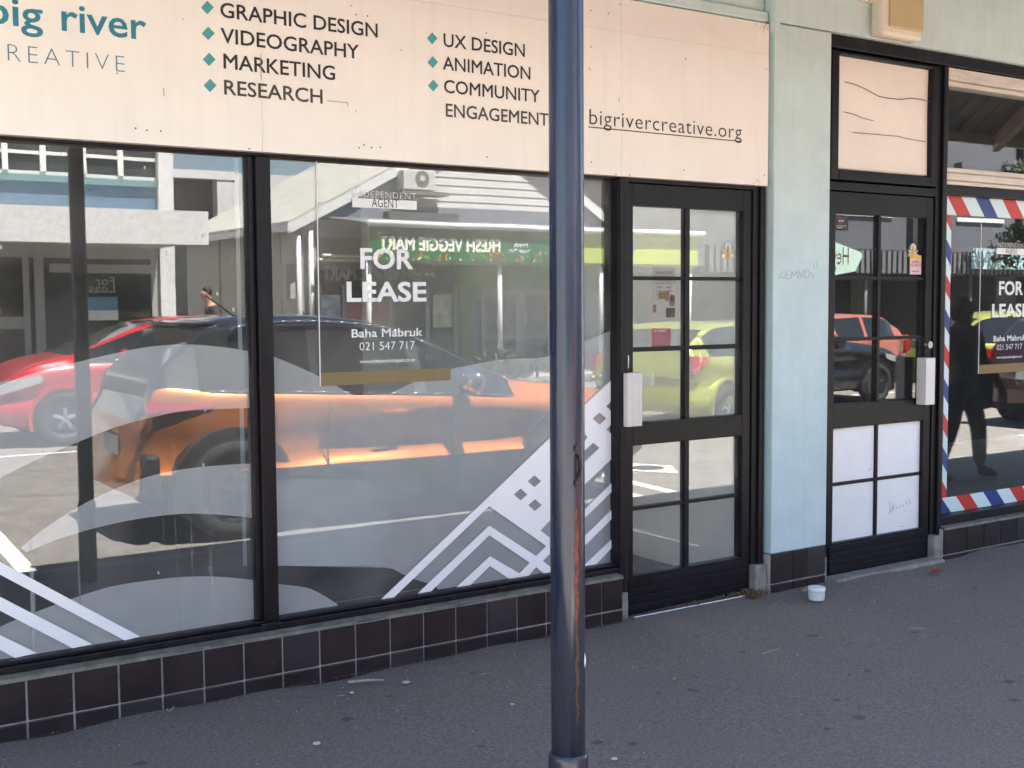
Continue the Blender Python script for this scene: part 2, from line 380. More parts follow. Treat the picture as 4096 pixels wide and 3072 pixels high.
# the asphalt footpath, laid by hand: a slightly uneven sheet
fpv = MB(); nx, ny = 190, 26
xs = np.concatenate([np.linspace(-12, -0.5, 20, endpoint=False), np.linspace(-0.5, 7.5, 150, endpoint=False), np.linspace(7.5, 40, 20)])
ys = np.linspace(KERB+0.13, 0.30, ny)
def bumpz(x, y):
    edge = 0.012*math.exp(-((y+0.02)/0.06)**2)
    return 0.004*math.sin(2.1*x+0.7*y)+0.003*math.sin(5.3*x-3.1*y)+0.0025*math.sin(11.7*x+6.0*y)+edge*math.sin(9*x)*math.sin(3.7*x+1)*0.6
vv = [(x, y, bumpz(x, y)-0.004) for y in ys for x in xs]
ff = [(j*len(xs)+i, j*len(xs)+i+1, (j+1)*len(xs)+i+1, (j+1)*len(xs)+i) for j in range(ny-1) for i in range(len(xs)-1)]
o = fpv.add(vv, ff).build("footpath", 'asphalt', smooth=True); o["kind"] = 'structure'
o = box("kerb", -12, 40, KERB, KERB+0.14, -0.28, 0.0, 'kerb', bevel=0.02); o["kind"] = 'structure'
road = sheet("road", -60, 110, FARK, KERB, RZ, 'road')
o = box("far_kerb", -60, 110, FARK-0.14, FARK, -0.28, 0.0, 'kerb', bevel=0.02); o["kind"] = 'structure'
sheet("far_footpath", -60, 110, -30, FARK-0.14, 0.0, mat("far_footpath_concrete", (0.26, 0.25, 0.23), 0.9, 0.15, 3, 0.3))
def mark(x0, x1, y0, y1, sk=0.0):
    MB().add([(x0, y0, RZ+0.004), (x1, y0, RZ+0.004), (x1+sk, y1, RZ+0.004), (x0+sk, y1, RZ+0.004)], [(0, 1, 2, 3)]).build("painted_line", 'roadpaint', road)
mark(-60, 110, -8.92, -8.82)
mark(1.50, 1.61, -4.5, KERB, -0.10)
mark(6.62, 6.74, -4.3, KERB, -0.25); mark(6.24, 6.36, -4.0, KERB, -0.25)
MB().add([(6.99, -4.25, RZ+.004), (7.28, -3.82, RZ+.004), (7.57, -4.25, RZ+.004), (7.28, -4.70, RZ+.004)], [(0, 1, 2, 3)]).build("painted_diamond", 'roadpaint', road)
MB().lathe((7.28, -4.25, RZ+.004), [(0.15, 0.0), (0.15, 0.006)], 20).build("manhole_cover", mat("cast_iron", (0.05, 0.05, 0.05), 0.6, 0.2), road)

# ================================================================== SHOP BUILDING
FY = 0.06
shop = tag(empty("shop_building"), "mint green shop building with black timber shopfronts and dark tiled base", "building")
up = MB(); up.box(-6, 4.31, 0.05, 0.4, 2.84, 4.4); up.box(4.32, 14, 0.0, 0.4, 2.795, 4.4)
up.build("upper_wall", 'mint', shop)
box("wall_moulding", -6, 4.305, 0.015, 0.052, 2.79, 2.842, 'mint', shop, 0.008)
box("downpipe", 4.309, 4.345, -0.03, 0.02, 2.74, 4.4, 'mint', shop, 0.012)
pil = box("pilaster", 4.336, 4.735, 0.0, 0.40, 0.189, 2.790, 'mint', shop, 0.006)
MB().tube((4.337, -0.001, 2.785), (4.735, -0.001, 2.786), 0.0022, n=5).build("crack", 'pencil', pil)
# faint scratched letters on the pilaster
sr = MB(); SY4 = lambda L: [pw(2996+.4973*a_, 750+.4973*b_, -0.001) for a_, b_ in L]
for L_ in ([(268, 672), (240, 722), (288, 726)], [(330, 664), (302, 668), (292, 700), (300, 736), (330, 730)], [(295, 702), (322, 697)], [(336, 736), (346, 672), (363, 710), (385, 668), (388, 730)],
           [(395, 736), (406, 670), (425, 726), (441, 662)], [(452, 664), (446, 727), (478, 718), (492, 690), (478, 664), (450, 660)], [(520, 606), (526, 650)], [(505, 690), (520, 730)], [(545, 590), (551, 650)]):
    q_ = SY4(L_)
    for (xa_, za_), (xb_, zb_) in zip(q_[:-1], q_[1:]): sr.tube((xa_, -0.0006, za_), (xb_, -0.0006, zb_), 0.0016, n=5)
sr.build("scratched_lettering", 'pencil', pil)["kind"] = 'stuff'
RI = mat("roof_iron", (0.3, 0.3, 0.3), 0.5)
for q in ((-6, 3.44, 0.1, 9), (4.258, 14, 0.1, 9), (3.44, 4.258, 0.1, 0.5), (3.44, 4.258, 2.3, 9)): box("roof", q[0], q[1], q[2], q[3], 4.40, 4.55, RI, shop)
box("added_skylight", 3.44, 4.258, 0.5, 2.3, 4.45, 4.46, film("added_skylight_sheet", (0.8, 0.8, 0.8), 0.97, 0.92), shop)  # unseen roof opening and sheet, added to brighten the passage behind the door
box("end_wall", -6, -5.8, 0.41, 9, 0, 4.4, 'mint', shop); box("end_wall", 13.8, 14, 0.41, 9, 0, 4.4, 'mint', shop); box("rear_wall", -6, 14, 8.8, 9, 0, 4.4, 'inside', shop)

# --- tiled plinths
tile_mesh = {}
def plinth(x0, x1, xg, ztop, name="plinth"):
    """grout bed with a full row and a cut row of tiles; xg = joints along x"""
    p = box(name, x0, x1, 0.008, 0.30, -0.03, ztop-0.004, 'grout', shop)
    for a, b in zip(xg[:-1], xg[1:]):
        for za, zb in ((ztop-0.1495, ztop), (-0.02, ztop-0.1555)):
            g = 0.0040
            key = (round(b-a, 3), round(zb-za, 3))
            worn = random.random() < 0.14
            kk = key+(worn,)
            if kk not in tile_mesh:
                o = MB().box(-(b-a)/2+g, (b-a)/2-g, -0.007, 0.007, -(zb-za)/2, (zb-za)/2).build("tile", 'tileb' if worn else 'tile', p, bevel=0.003)
                tile_mesh[kk] = o
            else:
                o = tile_mesh[kk].copy(); COL.objects.link(o); o.parent = p
            o.location = ((a+b)/2, 0.006+random.uniform(-.0012, .0012), (za+zb)/2)
            o.rotation_euler = (random.uniform(-.006, .006), 0, random.uniform(-.006, .006))
    return p
T = 0.153
g0 = 0.8248
xg = [g0+T*k for k in range(-13, 17)] + [3.392]
plinth(g0-T*13, 3.392, xg, 0.205)
plinth(4.337, 4.735, [4.337, 4.492, 4.592, 4.735], 0.188, "pilaster_plinth")
plinth(5.70, 14, [5.70]+[5.908+0.1605*k for k in range(0, 34)], 0.165, "plinth")
def ledge(x0, x1, z0, z1, y1):
    b = MB(); n = 40
    for i in range(n):
        a = x0+(x1-x0)*i/n; c = x0+(x1-x0)*(i+1)/n
        b.add([(a, -0.004, z0-0.012), (c, -0.004, z0-0.012), (c, 0.0, z0+random.uniform(-.001, .002)), (a, 0.0, z0), (a, y1, z1), (c, y1, z1)],
              [(0, 1, 2, 3), (3, 2, 5, 4)])
    b.build("sill_ledge", 'ledge', shop)
ledge(-1.15, 3.392, 0.206, 0.216, 0.06)
ledge(5.70, 14, 0.168, 0.176, 0.06)

# --- main shop window: two great panes
win = MB()
win.box(-1.15, 3.44, 0.035, 0.16, 0.214, 0.238)         # sill
win.box(-1.15, 3.44, 0.055, 0.15, 0.238, 0.252)         # bead
win.box(-1.15, 3.44, 0.05, 0.15, 1.995, 2.06)           # head
win.box(3.395, 3.444, 0.04, 0.16, 0.252, 1.995)         # right jamb
win.box(-1.15, -1.08, 0.05, 0.16, 0.252, 1.995)
win = win.build("shop_window", 'black', shop, bevel=0.004)
mu = MB().box(1.690, 1.748, 0.040, 0.150, 0.252, 1.995); mu.box(1.668, 1.690, 0.062, 0.160, 0.252, 1.995)
mu.build("mullion", 'black', win, bevel=0.004)
MB().box(1.672, 1.752, 0.030, 0.042, 0.215, 0.246).build("mullion_foot", 'black', win, bevel=0.008)
for a, b, mm in ((-1.08, 1.690, 'glassl'), (1.748, 3.395, 'glass')):
    box("pane", a, b, YG, YG+0.006, 0.246, 1.997, mm, win)
YF_ = YG+0.0075
A_top = smooth_pts([(-300, 1650), (0, 1541), (124, 1496), (278, 1456), (448, 1416), (597, 1387), (746, 1378), (895, 1389), (1035, 1411)])
A_bot = smooth_pts([(1040, 1633), (957, 1633), (746, 1644), (597, 1672), (448, 1714), (278, 1783), (149, 1838), (0, 1913), (-300, 2085)])
B_top = smooth_pts([(84, 2191), (174, 2117), (288, 2042), (423, 1972), (572, 1913), (746, 1875), (960, 1856), (1045, 1857)])
B_bot = smooth_pts([(1050, 2079), (960, 2066), (771, 2054), (597, 2069), (423, 2102), (249, 2151), (104, 2209)])
C_top = smooth_pts([(-300, 2670), (0, 2508), (149, 2446), (298, 2391), (448, 2346), (597, 2322), (746, 2307), (895, 2308), (1047, 2324)])
C = C_top+[(1056, 2475), (-300, 2695)]
for sp in (A_top+A_bot, B_top+B_bot, C):
    poly_px("wave_film", [sp], 'film', YF_, win)
D = ([(1075, 1411)]+smooth_pts([(1097, 1427), (1200, 1470), (1300, 1518), (1413, 1582)])+[(1560, 1575)]+smooth_pts([(1640, 1535), (1741, 1491), (2000, 1440), (2180, 1427), (2330, 1370), (2470, 1310)])
     + [(2480, 2270), (1770, 2395)]+smooth_pts([(1745, 2345), (1640, 2310), (1570, 2275)])+[(1500, 2266), (1100, 2262)])
poly_px("wave_film", [D], 'film', YF_, win)
poly_px("wave_film", [[(1105, 2330)]+smooth_pts([(1115, 2336), (1230, 2352), (1300, 2385), (1352, 2419)])+[(1345, 2440), (1105, 2480)]], 'film', YF_, win)
# opaque white pattern on the street face of the panes
YP = YG-0.0015
def hole(cx, cy, a=27, b=24): return [(cx-a, cy), (cx, cy-b), (cx+a, cy), (cx, cy+b)]
outer = [(1520, 2402), (1531, 2391), (1602, 2323), (1962, 1980), (2191, 1759), (2443, 1522), (2443, 1607), (2425, 1625), (2443, 1643), (2443, 1700), (2426, 1718), (2444, 1734), (2444, 1838),
         (2290, 1985), (2162, 2122), (2199, 2150), (2199, 2215), (2172, 2244), (2230, 2290), (2200, 2300), (2170, 2290), (2145, 2268), (2110, 2308), (2035, 2314), (1960, 2264), (1880, 2342), (1822, 2352), (1960, 2225),
         (2077, 2293), (2119, 2251), (1957, 2141), (1722, 2368), (1668, 2376), (1957, 2102), (2144, 2224), (2185, 2184), (1957, 2025), (1575, 2390)]
poly_px("chevron_film", [outer, hole(2138, 1925), hole(2082.5, 1978), hole(2140, 2020.7), hole(2398, 1674), hole(2330, 1749, 20), [(2373, 1771), (2398, 1792), (2330, 1855), (2303, 1836)]], 'white', YP, win)
for sp in ([(2332, 2045), (2445, 1933), (2446, 1968), (2332, 2079)], [(2332, 2151), (2445, 2040), (2446, 2077), (2333, 2189)], [(2336, 2261), (2448, 2156), (2448, 2191), (2385, 2257), (2340, 2265)]):
    poly_px("chevron_stripe_film", [sp], 'white', YP, win)
for sp in ([(-200, 2137), (0, 2247), (561, 2546), (499, 2562), (-200, 2193)], [(-200, 2276), (0, 2387), (370, 2577), (291, 2593), (-200, 2340)], [(-200, 2437), (0, 2540), (148, 2612), (60, 2632), (-200, 2490)]):
    poly_px("diagonal_stripe_film", [sp], 'white', YP, win)
# what stands inside
ins = MB(); ins.box(-5, 13, 3.4, 3.5, 0, 3.2); ins.box(-5, 3.40, 0.2, 3.5, 2.75, 2.8); ins.box(4.30, 13, 0.2, 3.5, 2.75, 2.8); ins.box(-1.3, -1.2, 0.2, 3.4, 0.1, 2.8); ins.box(13, 13.1, 0.2, 3.5, 0, 2.8)
ins.build("interior_wall", 'inside', shop)
box("display_floor", -1.2, 3.40, 0.16, 3.4, 0.10, 0.20, 'carpet', shop)
def panel_between(name, pxa, pxb, z0, z1, t=0.02):
    a_ = pg(pxa, 2262, .2); b_ = pg(pxb, 2272, .2)
    d_ = Vector((b_[0]-a_[0], b_[1]-a_[1], 0)).normalized(); n_ = Vector((-d_.y, d_.x, 0))*t
    lo = [(a_[0], a_[1]), (b_[0], b_[1]), (b_[0]+n_.x, b_[1]+n_.y), (a_[0]+n_.x, a_[1]+n_.y)]
    MB().add([(*q, z0) for q in lo]+[(*q, z1) for q in lo], [(0, 1, 5, 4), (1, 2, 6, 5), (2, 3, 7, 6), (3, 0, 4, 7), (4, 5, 6, 7)]).build(name, 'board', shop)
panel_between("display_post", 972, 1062, .2, 2.6, .06)
panel_between("display_board", 1064, 1520, .2, .62)
box("display_trim", 1.755, 3.38, 0.245, 0.262, 0.201, 0.222, 'board', shop)
box("passage_wall", 4.26, 4.33, 0.17, 2.6, 0.0, 4.38, 'passage', shop)
box("passage_wall", 3.40, 3.435, 0.17, 2.6, 0.0, 4.38, 'passage', shop)
box("passage_wall", 3.44, 4.258, 2.55, 2.6, 0.0, 4.38, 'passage', shop)
box("passage_lining", 4.235, 4.262, 0.15, 0.42, 0.0, 2.75, 'passage', shop)
box("skirting", 4.243, 4.259, 0.43, 2.54, 0.03, 0.17, 'passage', shop, 0.004)
box("passage_floor", 3.44, 4.258, 0.15, 2.54, -0.02, 0.03, 'carpet', shop)

# --- door of the lease shop
def door(name, x0, x1, z0, z1, gx, gz, lz, m, stile=0.055):
    """leaf with stiles, three rails and glazing bars; gx = (left, bar, bar, right), gz = row edges of the upper light, lz = of the lower"""
    L = MB(); f0, f1 = FY, 0.115
    L.box(x0, gx[0], f0, f1, z0, z1); L.box(gx[3], x1, f0, f1, z0, z1)
    L.box(gx[0], gx[3], f0, f1, gz[0], z1)
    L.box(gx[0], gx[3], f0, f1, lz[0], gz[-1])
    L.box(gx[0], gx[3], f0, f1, z0, lz[-1])
    d = L.build(name, m, shop, bevel=0.003)
    for k in range(4):
        zz = z0+0.02+(lz[-1]-z0-0.03)*k/4
        box("bottom_board", gx[0]-0.03, gx[3]+0.02, f0-0.007, f0+0.002, zz, zz+(lz[-1]-z0-0.03)/4-0.005, m, d, 0.002)
    box("glazing_bar", gx[1], gx[2], 0.072, 0.108, gz[-1], gz[0], m, d, 0.003)
    box("glazing_bar", gx[1], gx[2], 0.072, 0.108, lz[-1], lz[0], m, d, 0.003)
    for za, zb in zip(gz[1:-1:2], gz[2:-1:2]):
        for a, b in ((gx[0], gx[1]), (gx[2], gx[3])): box("glazing_bar", a, b, 0.074, 0.106, zb, za, m, d, 0.003)
    for za, zb in zip(lz[1:-1:2], lz[2:-1:2]):
        for a, b in ((gx[0], gx[1]), (gx[2], gx[3])): box("glazing_bar", a, b, 0.074, 0.106, zb, za, m, d, 0.003)
    return d
gz1 = [1.884, 1.565, 1.548, 1.239, 1.218, 0.892]; lz1 = [0.787, 0.499, 0.482, 0.180]
gx1 = [3.500, 3.827, 3.856, 4.192]
door1 = door("door", 3.447, 4.245, -0.012, 1.985, gx1, gz1, lz1, 'blackd')
for a, b in ((gx1[0], gx1[1]), (gx1[2], gx1[3])):
    for za, zb in ((gz1[0], gz1[1]), (gz1[2], gz1[3]), (gz1[4], gz1[5]), (lz1[0], lz1[1]), (lz1[2], lz1[3])):
        box("pane", a-0.004, b+0.004, YG, YG+0.004, zb-0.004, za+0.004, 'glassd', door1)
hd = MB(); hd.box(3.419, 3.504, 0.0, 0.052, 0.884, 1.127)
hd = hd.build("handle", 'hand', door1, bevel=0.002)
for k in range(11):
    xx = 3.423+0.0072*k; box("rib", xx, xx+0.0045, -0.0025, 0.001, 0.886, 1.125, 'hand', hd)
box("lock_plate", 3.452, 3.470, 0.052, 0.061, 1.145, 1.205, 'plast', door1, 0.003)
fr = MB(); fr.box(3.40, 3.447, 0.03, 0.17, 0.12, 2.05)
fr.box(4.248, 4.285, 0.050, 0.17, 0.14, 2.05); fr.box(4.285, 4.318, 0.035, 0.17, 0.14, 2.05); fr.box(4.318, 4.338, 0.055, 0.17, 0.14, 2.05)
fr.box(3.447, 4.248, 0.045, 0.17, 1.988, 2.06)
fr.build("door_frame", 'black', shop, bevel=0.004)
box("frame_block", 3.402, 3.449, 0.028, 0.10, -0.02, 0.12, 'conc', shop, 0.01)
box("frame_block", 4.252, 4.334, 0.02, 0.12, -0.02, 0.138, 'conc', shop, 0.012)
MB().box(3.45, 4.25, -0.012, 0.012, -0.01, 0.012).build("threshold_strip", 'steel', shop, bevel=0.004)

# --- barber's door with its fanlight
gz2 = [1.898, 1.578, 1.556, 1.252, 1.234, 0.903]; lz2 = [0.778, 0.490, 0.472, 0.174]
gx2 = [4.850, 5.198, 5.220, 5.584]
door2 = door("door", 4.765, 5.640, -0.005, 2.010, gx2, gz2, lz2, 'blackd')
for a, b in ((gx2[0], gx2[1]), (gx2[2], gx2[3])):
    for za, zb in ((gz2[0], gz2[1]), (gz2[2], gz2[3]), (gz2[4], gz2[5])):
        xm_ = (a+b)/2; hw_ = (b-a)/2-0.001; dy_ = hw_*math.tan(TILT)
        MB().add([(xm_-hw_, YG-dy_, zb), (xm_+hw_, YG+dy_, zb), (xm_+hw_, YG+dy_+.004, zb), (xm_-hw_, YG-dy_+.004, zb), (xm_-hw_, YG-dy_, za), (xm_+hw_, YG+dy_, za), (xm_+hw_, YG+dy_+.004, za), (xm_-hw_, YG-dy_+.004, za)],
                 [(0, 1, 5, 4), (1, 2, 6, 5), (2, 3, 7, 6), (3, 0, 4, 7), (4, 5, 6, 7), (0, 3, 2, 1)]).build("pane", 'glassc', door2)
    for za, zb in ((lz2[0], lz2[1]), (lz2[2], lz2[3])):
        box("white_panel", a-0.002, b+0.002, YG-0.006, YG+0.006, zb-0.002, za+0.002, 'panel', door2)
sc_ = MB()
for (ax, ay), (bx_, by_) in (((1125, 1120), (1150, 1060)), ((1138, 1085), (1128, 1010)), ((1165, 1085), (1150, 1030)), ((1190, 1075), (1178, 1045)), ((1215, 1070), (1206, 1040)), ((1240, 1060), (1232, 1030)), ((1270, 1045), (1262, 1008)), ((1300, 1035), (1285, 1000)), ((1145, 1105), (1168, 1048)), ((1215, 1218), (1245, 1216)), ((960, 770), (985, 752))):
    P_ = pw(2996+.4973*ax, 1500+.4973*ay, YG-.0065); Q_ = pw(2996+.4973*bx_, 1500+.4973*by_, YG-.0065)
    sc_.tube((P_[0], YG-.0062, P_[1]), (Q_[0], YG-.0062, Q_[1]), .0022, .001, n=5)
sc_.build("scuff_mark", mat("scuff", (.42, .42, .44), .7), door2)["kind"] = 'stuff'
box("handle", 5.505, 5.583, -0.012, 0.052, 0.873, 1.131, 'hand', door2, 0.003)
MB().tube((5.60, 0.035, 1.20), (5.60, 0.06, 1.20), 0.02).build("lock", 'steel', door2)
fr = MB(); fr.box(4.737, 4.765, 0.045, 0.17, 0.0, 2.795); fr.box(5.645, 5.682, 0.050, 0.17, 0.13, 2.73); fr.box(5.682, 5.716, 0.032, 0.17, 0.0, 2.73); fr.box(5.716, 5.793, 0.086, 0.17, 0.18, 2.73)
fr.box(4.765, 13.9, 0.028, 0.17, 2.73, 2.795); fr.box(4.765, 5.645, 0.05, 0.17, 2.015, 2.060)
fr.build("door_frame", 'black', shop, bevel=0.004)
box("frame_block", 5.640, 5.720, 0.012, 0.12, -0.02, 0.128, 'conc', shop, 0.012)
box("frame_block", 4.738, 4.766, 0.02, 0.12, -0.03, 0.12, 'conc', shop, 0.006)
box("door_step", 4.77, 5.66, -0.045, 0.06, -0.03, 0.008, 'conc', shop, 0.012)
fan = MB(); a0, a1, z0, z1 = 4.786, 5.640, 2.068, 2.722
fan.box(a0, 4.845, 0.040, 0.13, z0, z1); fan.box(5.590, a1, 0.040, 0.13, z0, z1); fan.box(4.845, 5.590, 0.040, 0.13, 2.700, z1); fan.box(4.845, 5.590, 0.040, 0.13, z0, 2.122)
fan = fan.build("fanlight", 'black', shop, bevel=0.008)
fp_ = MB()
us = np.linspace(4.846, 5.589, 15); wz = np.linspace(2.130, 2.702, 15)
vv = [(u, 0.072-0.006*math.sin(2.5*(w_-2.1)*4+u*3)*math.sin(3.1*(u-4.8)*1.4), w_) for w_ in wz for u in us]
ff = [(j*15+i, j*15+i+1, (j+1)*15+i+1, (j+1)*15+i) for j in range(14) for i in range(14)]
pn = fp_.add(vv, ff).add([(4.846, 0.085, 2.12), (5.589, 0.085, 2.12), (5.589, 0.085, 2.70), (4.846, 0.085, 2.70)], [(0, 1, 2, 3)]).build("cream_panel", 'cream', fan, smooth=False)
def crack(pts, r=0.0024, Y=0.0635):
    b = MB(); q = [pw(x, y, Y) for x, y in pts]
    for (xa, za), (xb, zb) in zip(q[:-1], q[1:]): b.tube((xa, Y, za), (xb, Y, zb), r, r*0.9, n=5)
    b.build("crack", 'brown', fan)
s4 = lambda L: [(2996+.4973*a, .4973*b) for a, b in L]
crack(s4([(772, 660), (840, 675), (930, 712), (1045, 775), (1090, 785), (1210, 800), (1300, 790), (1380, 800), (1465, 822)]))
crack(s4([(765, 900), (840, 917), (905, 948), (1005, 973)]), 0.0018)
crack(s4([(835, 1065), (1010, 1080), (1120, 1090), (1200, 1096), (1260, 1113), (1420, 1142)]), 0.0018)

# --- barber's window
bw = MB(); bw.box(5.717, 13.9, 0.034, 0.083, 0.176, 0.226); bw.box(5.717, 13.9, 0.045, 0.083, 2.030, 2.085)
bw = bw.build("barber_window", 'black', shop, bevel=0.004)
box("pane", 5.794, 13.9, YG, YG+0.006, 0.222, 2.034, 'glassc', bw)
wb = MB(); wb.box(5.718, 13.9, 0.035, 0.15, 2.660, 2.725); wb.box(5.718, 13.9, 0.060, 0.15, 2.632, 2.658)
wb.build("timber_head", 'wood', bw, bevel=0.006)
wb = MB(); wb.box(5.718, 13.9, 0.055, 0.15, 2.155, 2.185); wb.box(5.718, 13.9, 0.035, 0.14, 2.112, 2.153); wb.box(5.718, 13.9, 0.045, 0.15, 2.088, 2.110)
wb.build("timber_transom", 'wood', bw, bevel=0.008)
box("upper_pane", 5.76, 13.9, YG, YG+0.006, 2.183, 2.634, 'glassc', bw)
# barber stripe border: slanting red, white and blue
def stripes(x0, x1, z0, z1, along, step, slant, first):
    cols = ['pale', 'red', 'pale', 'blue']
    n0 = int(((x1-x0) if along == 'x' else (z1-z0))/step)+3
    buckets = {}
    for k in range(-2, n0):
        c = cols[(k+first) % 4]
        if along == 'x':
            a = x0+k*step; q = [(a, z1), (a+step, z1), (a+step+slant*(z1-z0), z0), (a+slant*(z1-z0), z0)]
        else:
            a = z0+k*step; q = [(x0, a), (x1, a-slant*(x1-x0)), (x1, a+step-slant*(x1-x0)), (x0, a+step)]
        # clip to the band
        def clip(poly, ax, v, keep_ge):
            out = []
            for i in range(len(poly)):
                p, r = poly[i], poly[(i+1) % len(poly)]
                ip = (p[ax] >= v) == keep_ge; ir = (r[ax] >= v) == keep_ge
                if ip: out.append(p)
                if ip != ir:
                    t = (v-p[ax])/(r[ax]-p[ax]); out.append((p[0]+t*(r[0]-p[0]), p[1]+t*(r[1]-p[1])))
            return out
        for ax, v, ge in ((0, x0, True), (0, x1, False), (1, z0, True), (1, z1, False)):
            if q: q = clip(q, ax, v, ge)
        if len(q) >= 3:
            n = len(q); MB().add([(u, YG-0.0012, v) for u, v in q], [tuple(range(n))]).build("border_stripe_film", c, bw)
stripes(5.796, 8.6, 1.925, 2.030, 'x', 0.128, 0.85, 1)
stripes(5.796, 5.838, 0.318, 1.925, 'z', 0.098, 1.25, 1)
stripes(5.796, 8.6, 0.228, 0.318, 'x', 0.128, 0.95, 0)

# --- verandahs over the footpath
aw = mat("awning_soffit", (0.34, 0.35, 0.35), 0.7, 0.08, 2); awe = mat("awning_edge", (0.55, 0.52, 0.45), 0.6, 0.1)
def awning(x0, x1, y1, z=2.72, zw=3.80):
    """lean-to verandah: iron sheet on rafters, falling from the wall to its street edge"""
    yb = -0.002; f = lambda y: zw+(z-zw)*(y/y1)
    def slab(xa, xb, da, db): 
        return [(xa, yb, f(yb)+da), (xb, yb, f(yb)+da), (xb, y1, f(y1)+da), (xa, y1, f(y1)+da), (xa, yb, f(yb)+db), (xb, yb, f(yb)+db), (xb, y1, f(y1)+db), (xa, y1, f(y1)+db)]
    FQ = [(0, 1, 2, 3), (4, 7, 6, 5), (0, 4, 5, 1), (1, 5, 6, 2), (2, 6, 7, 3), (3, 7, 4, 0)]
    a = MB().add(slab(x0, x1, 0.0, 0.03), FQ).build("awning", aw, shop)
    k = x0+0.02; b = MB()
    while k < x1-0.2: b.add(slab(k, k+0.09, -0.014, -0.001), FQ); k += 0.18
    b.build("soffit_rib", aw, a)
    box("fascia", x0, x1, y1-0.035, y1-0.002, z-0.08, z+0.17, awe, a)
    k = x0+1.0
    while k < x1-.1: MB().add(slab(k, k+0.08, -0.13, -0.016), FQ).build("rafter", awe, a); k += 1.9
    return a
awning(-6, 1.90, -1.80); awning(1.902, 5.60, -2.03); awning(5.602, 7.30, -1.78); awning(7.302, 14, -1.35)  # depths stepped along the row to set the shade edge on the road

# ================================================================== SIGNBOARD
sb = tag(empty("signboard", (0.0, 0.0, 2.0)), "long cream signboard with teal and black lettering above the shop window", "signboard")
SY = 0.008
rowz = pw(2318, 100, 0)[1]
cols = [(-3.0, pw(1052, 500)[0]), (pw(1052, 500)[0], pw(2492, 300)[0]), (pw(2492, 300)[0], 4.302)]
for xa, xb in cols:
    for za, zb in ((2.006, rowz-0.0003), (rowz+0.0003, 2.781)):
        box("panel", xa+0.0003, xb-0.0003, SY, 0.049, za, zb, 'sign', sb, 0.0015)
TY = SY-0.0012
def st(name, s, m, l, r, cp, **k): return text_px(name, s, m, l, r, cp, TY, sb, **k)
z1 = lambda a, b: (a*.4973, b*.4973)
z2 = lambda a, b: (1000+a*.4973, b*.4973)
z3 = lambda a, b: (2000+a*.4973, b*.4973)
st("lettering", "river", 'teal', z1(497, 246), z1(1180, 318), 112, bold=0.012)
st("lettering", "big", 'teal', z1(-105, 182), z1(347, 228), 112, bold=0.012)
st("lettering", "CREATIVE", 'tealg', z1(-135, 470), z1(1005, 575), 66, bold=-0.022, track=1.28)
for s_, l, r, c in (("GRAPHIC DESIGN", z1(1772, 137), z2(1028, 300), 58), ("VIDEOGRAPHY", z1(1775, 345), z2(878, 470), 58)):
    st("lettering", s_, 'ink', l, r, c, bold=0.014)
st("lettering", "MARKETING", 'ink', z1(1798, 548), z2(685, 645), 58, bold=0.014)
st("lettering", "RESEARCH", 'inkgrey', z1(1803, 755), z2(585, 835), 57, bold=0.014)
st("lettering", "UX DESIGN", 'ink', z2(1557, 373), z3(200, 457), 52, bold=0.012)
st("lettering", "ANIMATION", 'ink', z2(1550, 558), z3(245, 640), 52, bold=0.012)
st("lettering", "COMMUNITY", 'ink', z2(1560, 745), z3(320, 823), 51, bold=0.012)
st("lettering", "ENGAGEMENT", 'inkgrey', z2(1575, 937), (2194, 503), 51, bold=0.012)
st("lettering", "bigrivercreative.org", 'ink', (2358, 502), (2967, 549), 60, bold=-0.006, track=1.06)
a, b = pw(2354, 511, TY), pw(2967, 563, TY)
zu = (a[1]+b[1])/2
box("underline", a[0], b[0], TY-0.0004, TY+0.0004, zu-0.0022, zu+0.0022, 'ink', sb)
for (cx, cy), hw_, hh in ((z1(1668, 60), 26, 27), (z1(1675, 268), 26, 27), (z1(1682, 478), 26, 27), (z1(1690, 687), 26, 27),
                          (z2(1466, 308), 21, 24), (z2(1470, 500), 21, 24), (z2(1474, 688), 21, 24)):
    poly_px("bullet_diamond", [[(cx-hw_, cy), (cx, cy-hh), (cx+hw_, cy), (cx, cy+hh)]], 'teal2', TY, sb)
# screw holes
b = MB()
for P in (z1(1090, 1032), z1(1180, 1048), z1(1293, 1053), z1(2005, 1196), z2(876, 1188), z2(978, 1187), z2(1048, 1185), z2(918, 1165), z2(1906, 1262), z2(851, 118), z2(945, 128), z2(1900, 265),
          z3(730, 85), z3(872, 108), z3(731, 376), z3(1492, 473), z3(735, 1303), z3(932, 1403), z3(1043, 1411), z3(1480, 1371), z3(2140, 555), z3(2125, 1408), z3(968, 34)):
    x, z = pw(*P, SY); b.tube((x, SY-0.0010, z), (x, SY+0.002, z), 0.0034, n=8)
b.build("screw_hole", 'brown', sb)["kind"] = 'stuff'
b = MB()
for P, Q in ((z2(785, 828), z2(786, 856)), (z2(620, 810), z2(785, 826)), (z2(853, 882), z2(857, 905)), (z3(956, 783), z3(958, 818)), (z3(713, 540), z3(728, 572)), (z1(1315, 705), z1(1320, 775)), (z2(85, 440), z2(90, 640))):
    x0_, z0_ = pw(*P, SY); x1_, z1_ = pw(*Q, SY); b.tube((x0_, SY-0.0003, z0_), (x1_, SY-0.0003, z1_), 0.0016, n=5)
for k in range(26):
    cx_, cy_ = random.choice((z3(2110, 215), z3(2150, 210), z3(2072, 1450), z3(2050, 1465))); px_, py_ = cx_+random.gauss(0, 7), cy_+random.gauss(0, 7)
    x0_, z0_ = pw(px_, py_, SY); b.tube((x0_, SY-0.0004, z0_), (x0_+random.gauss(0, .006), SY-0.0004, z0_+random.gauss(0, .012)), random.uniform(.0008, .0022), .0006, n=5)
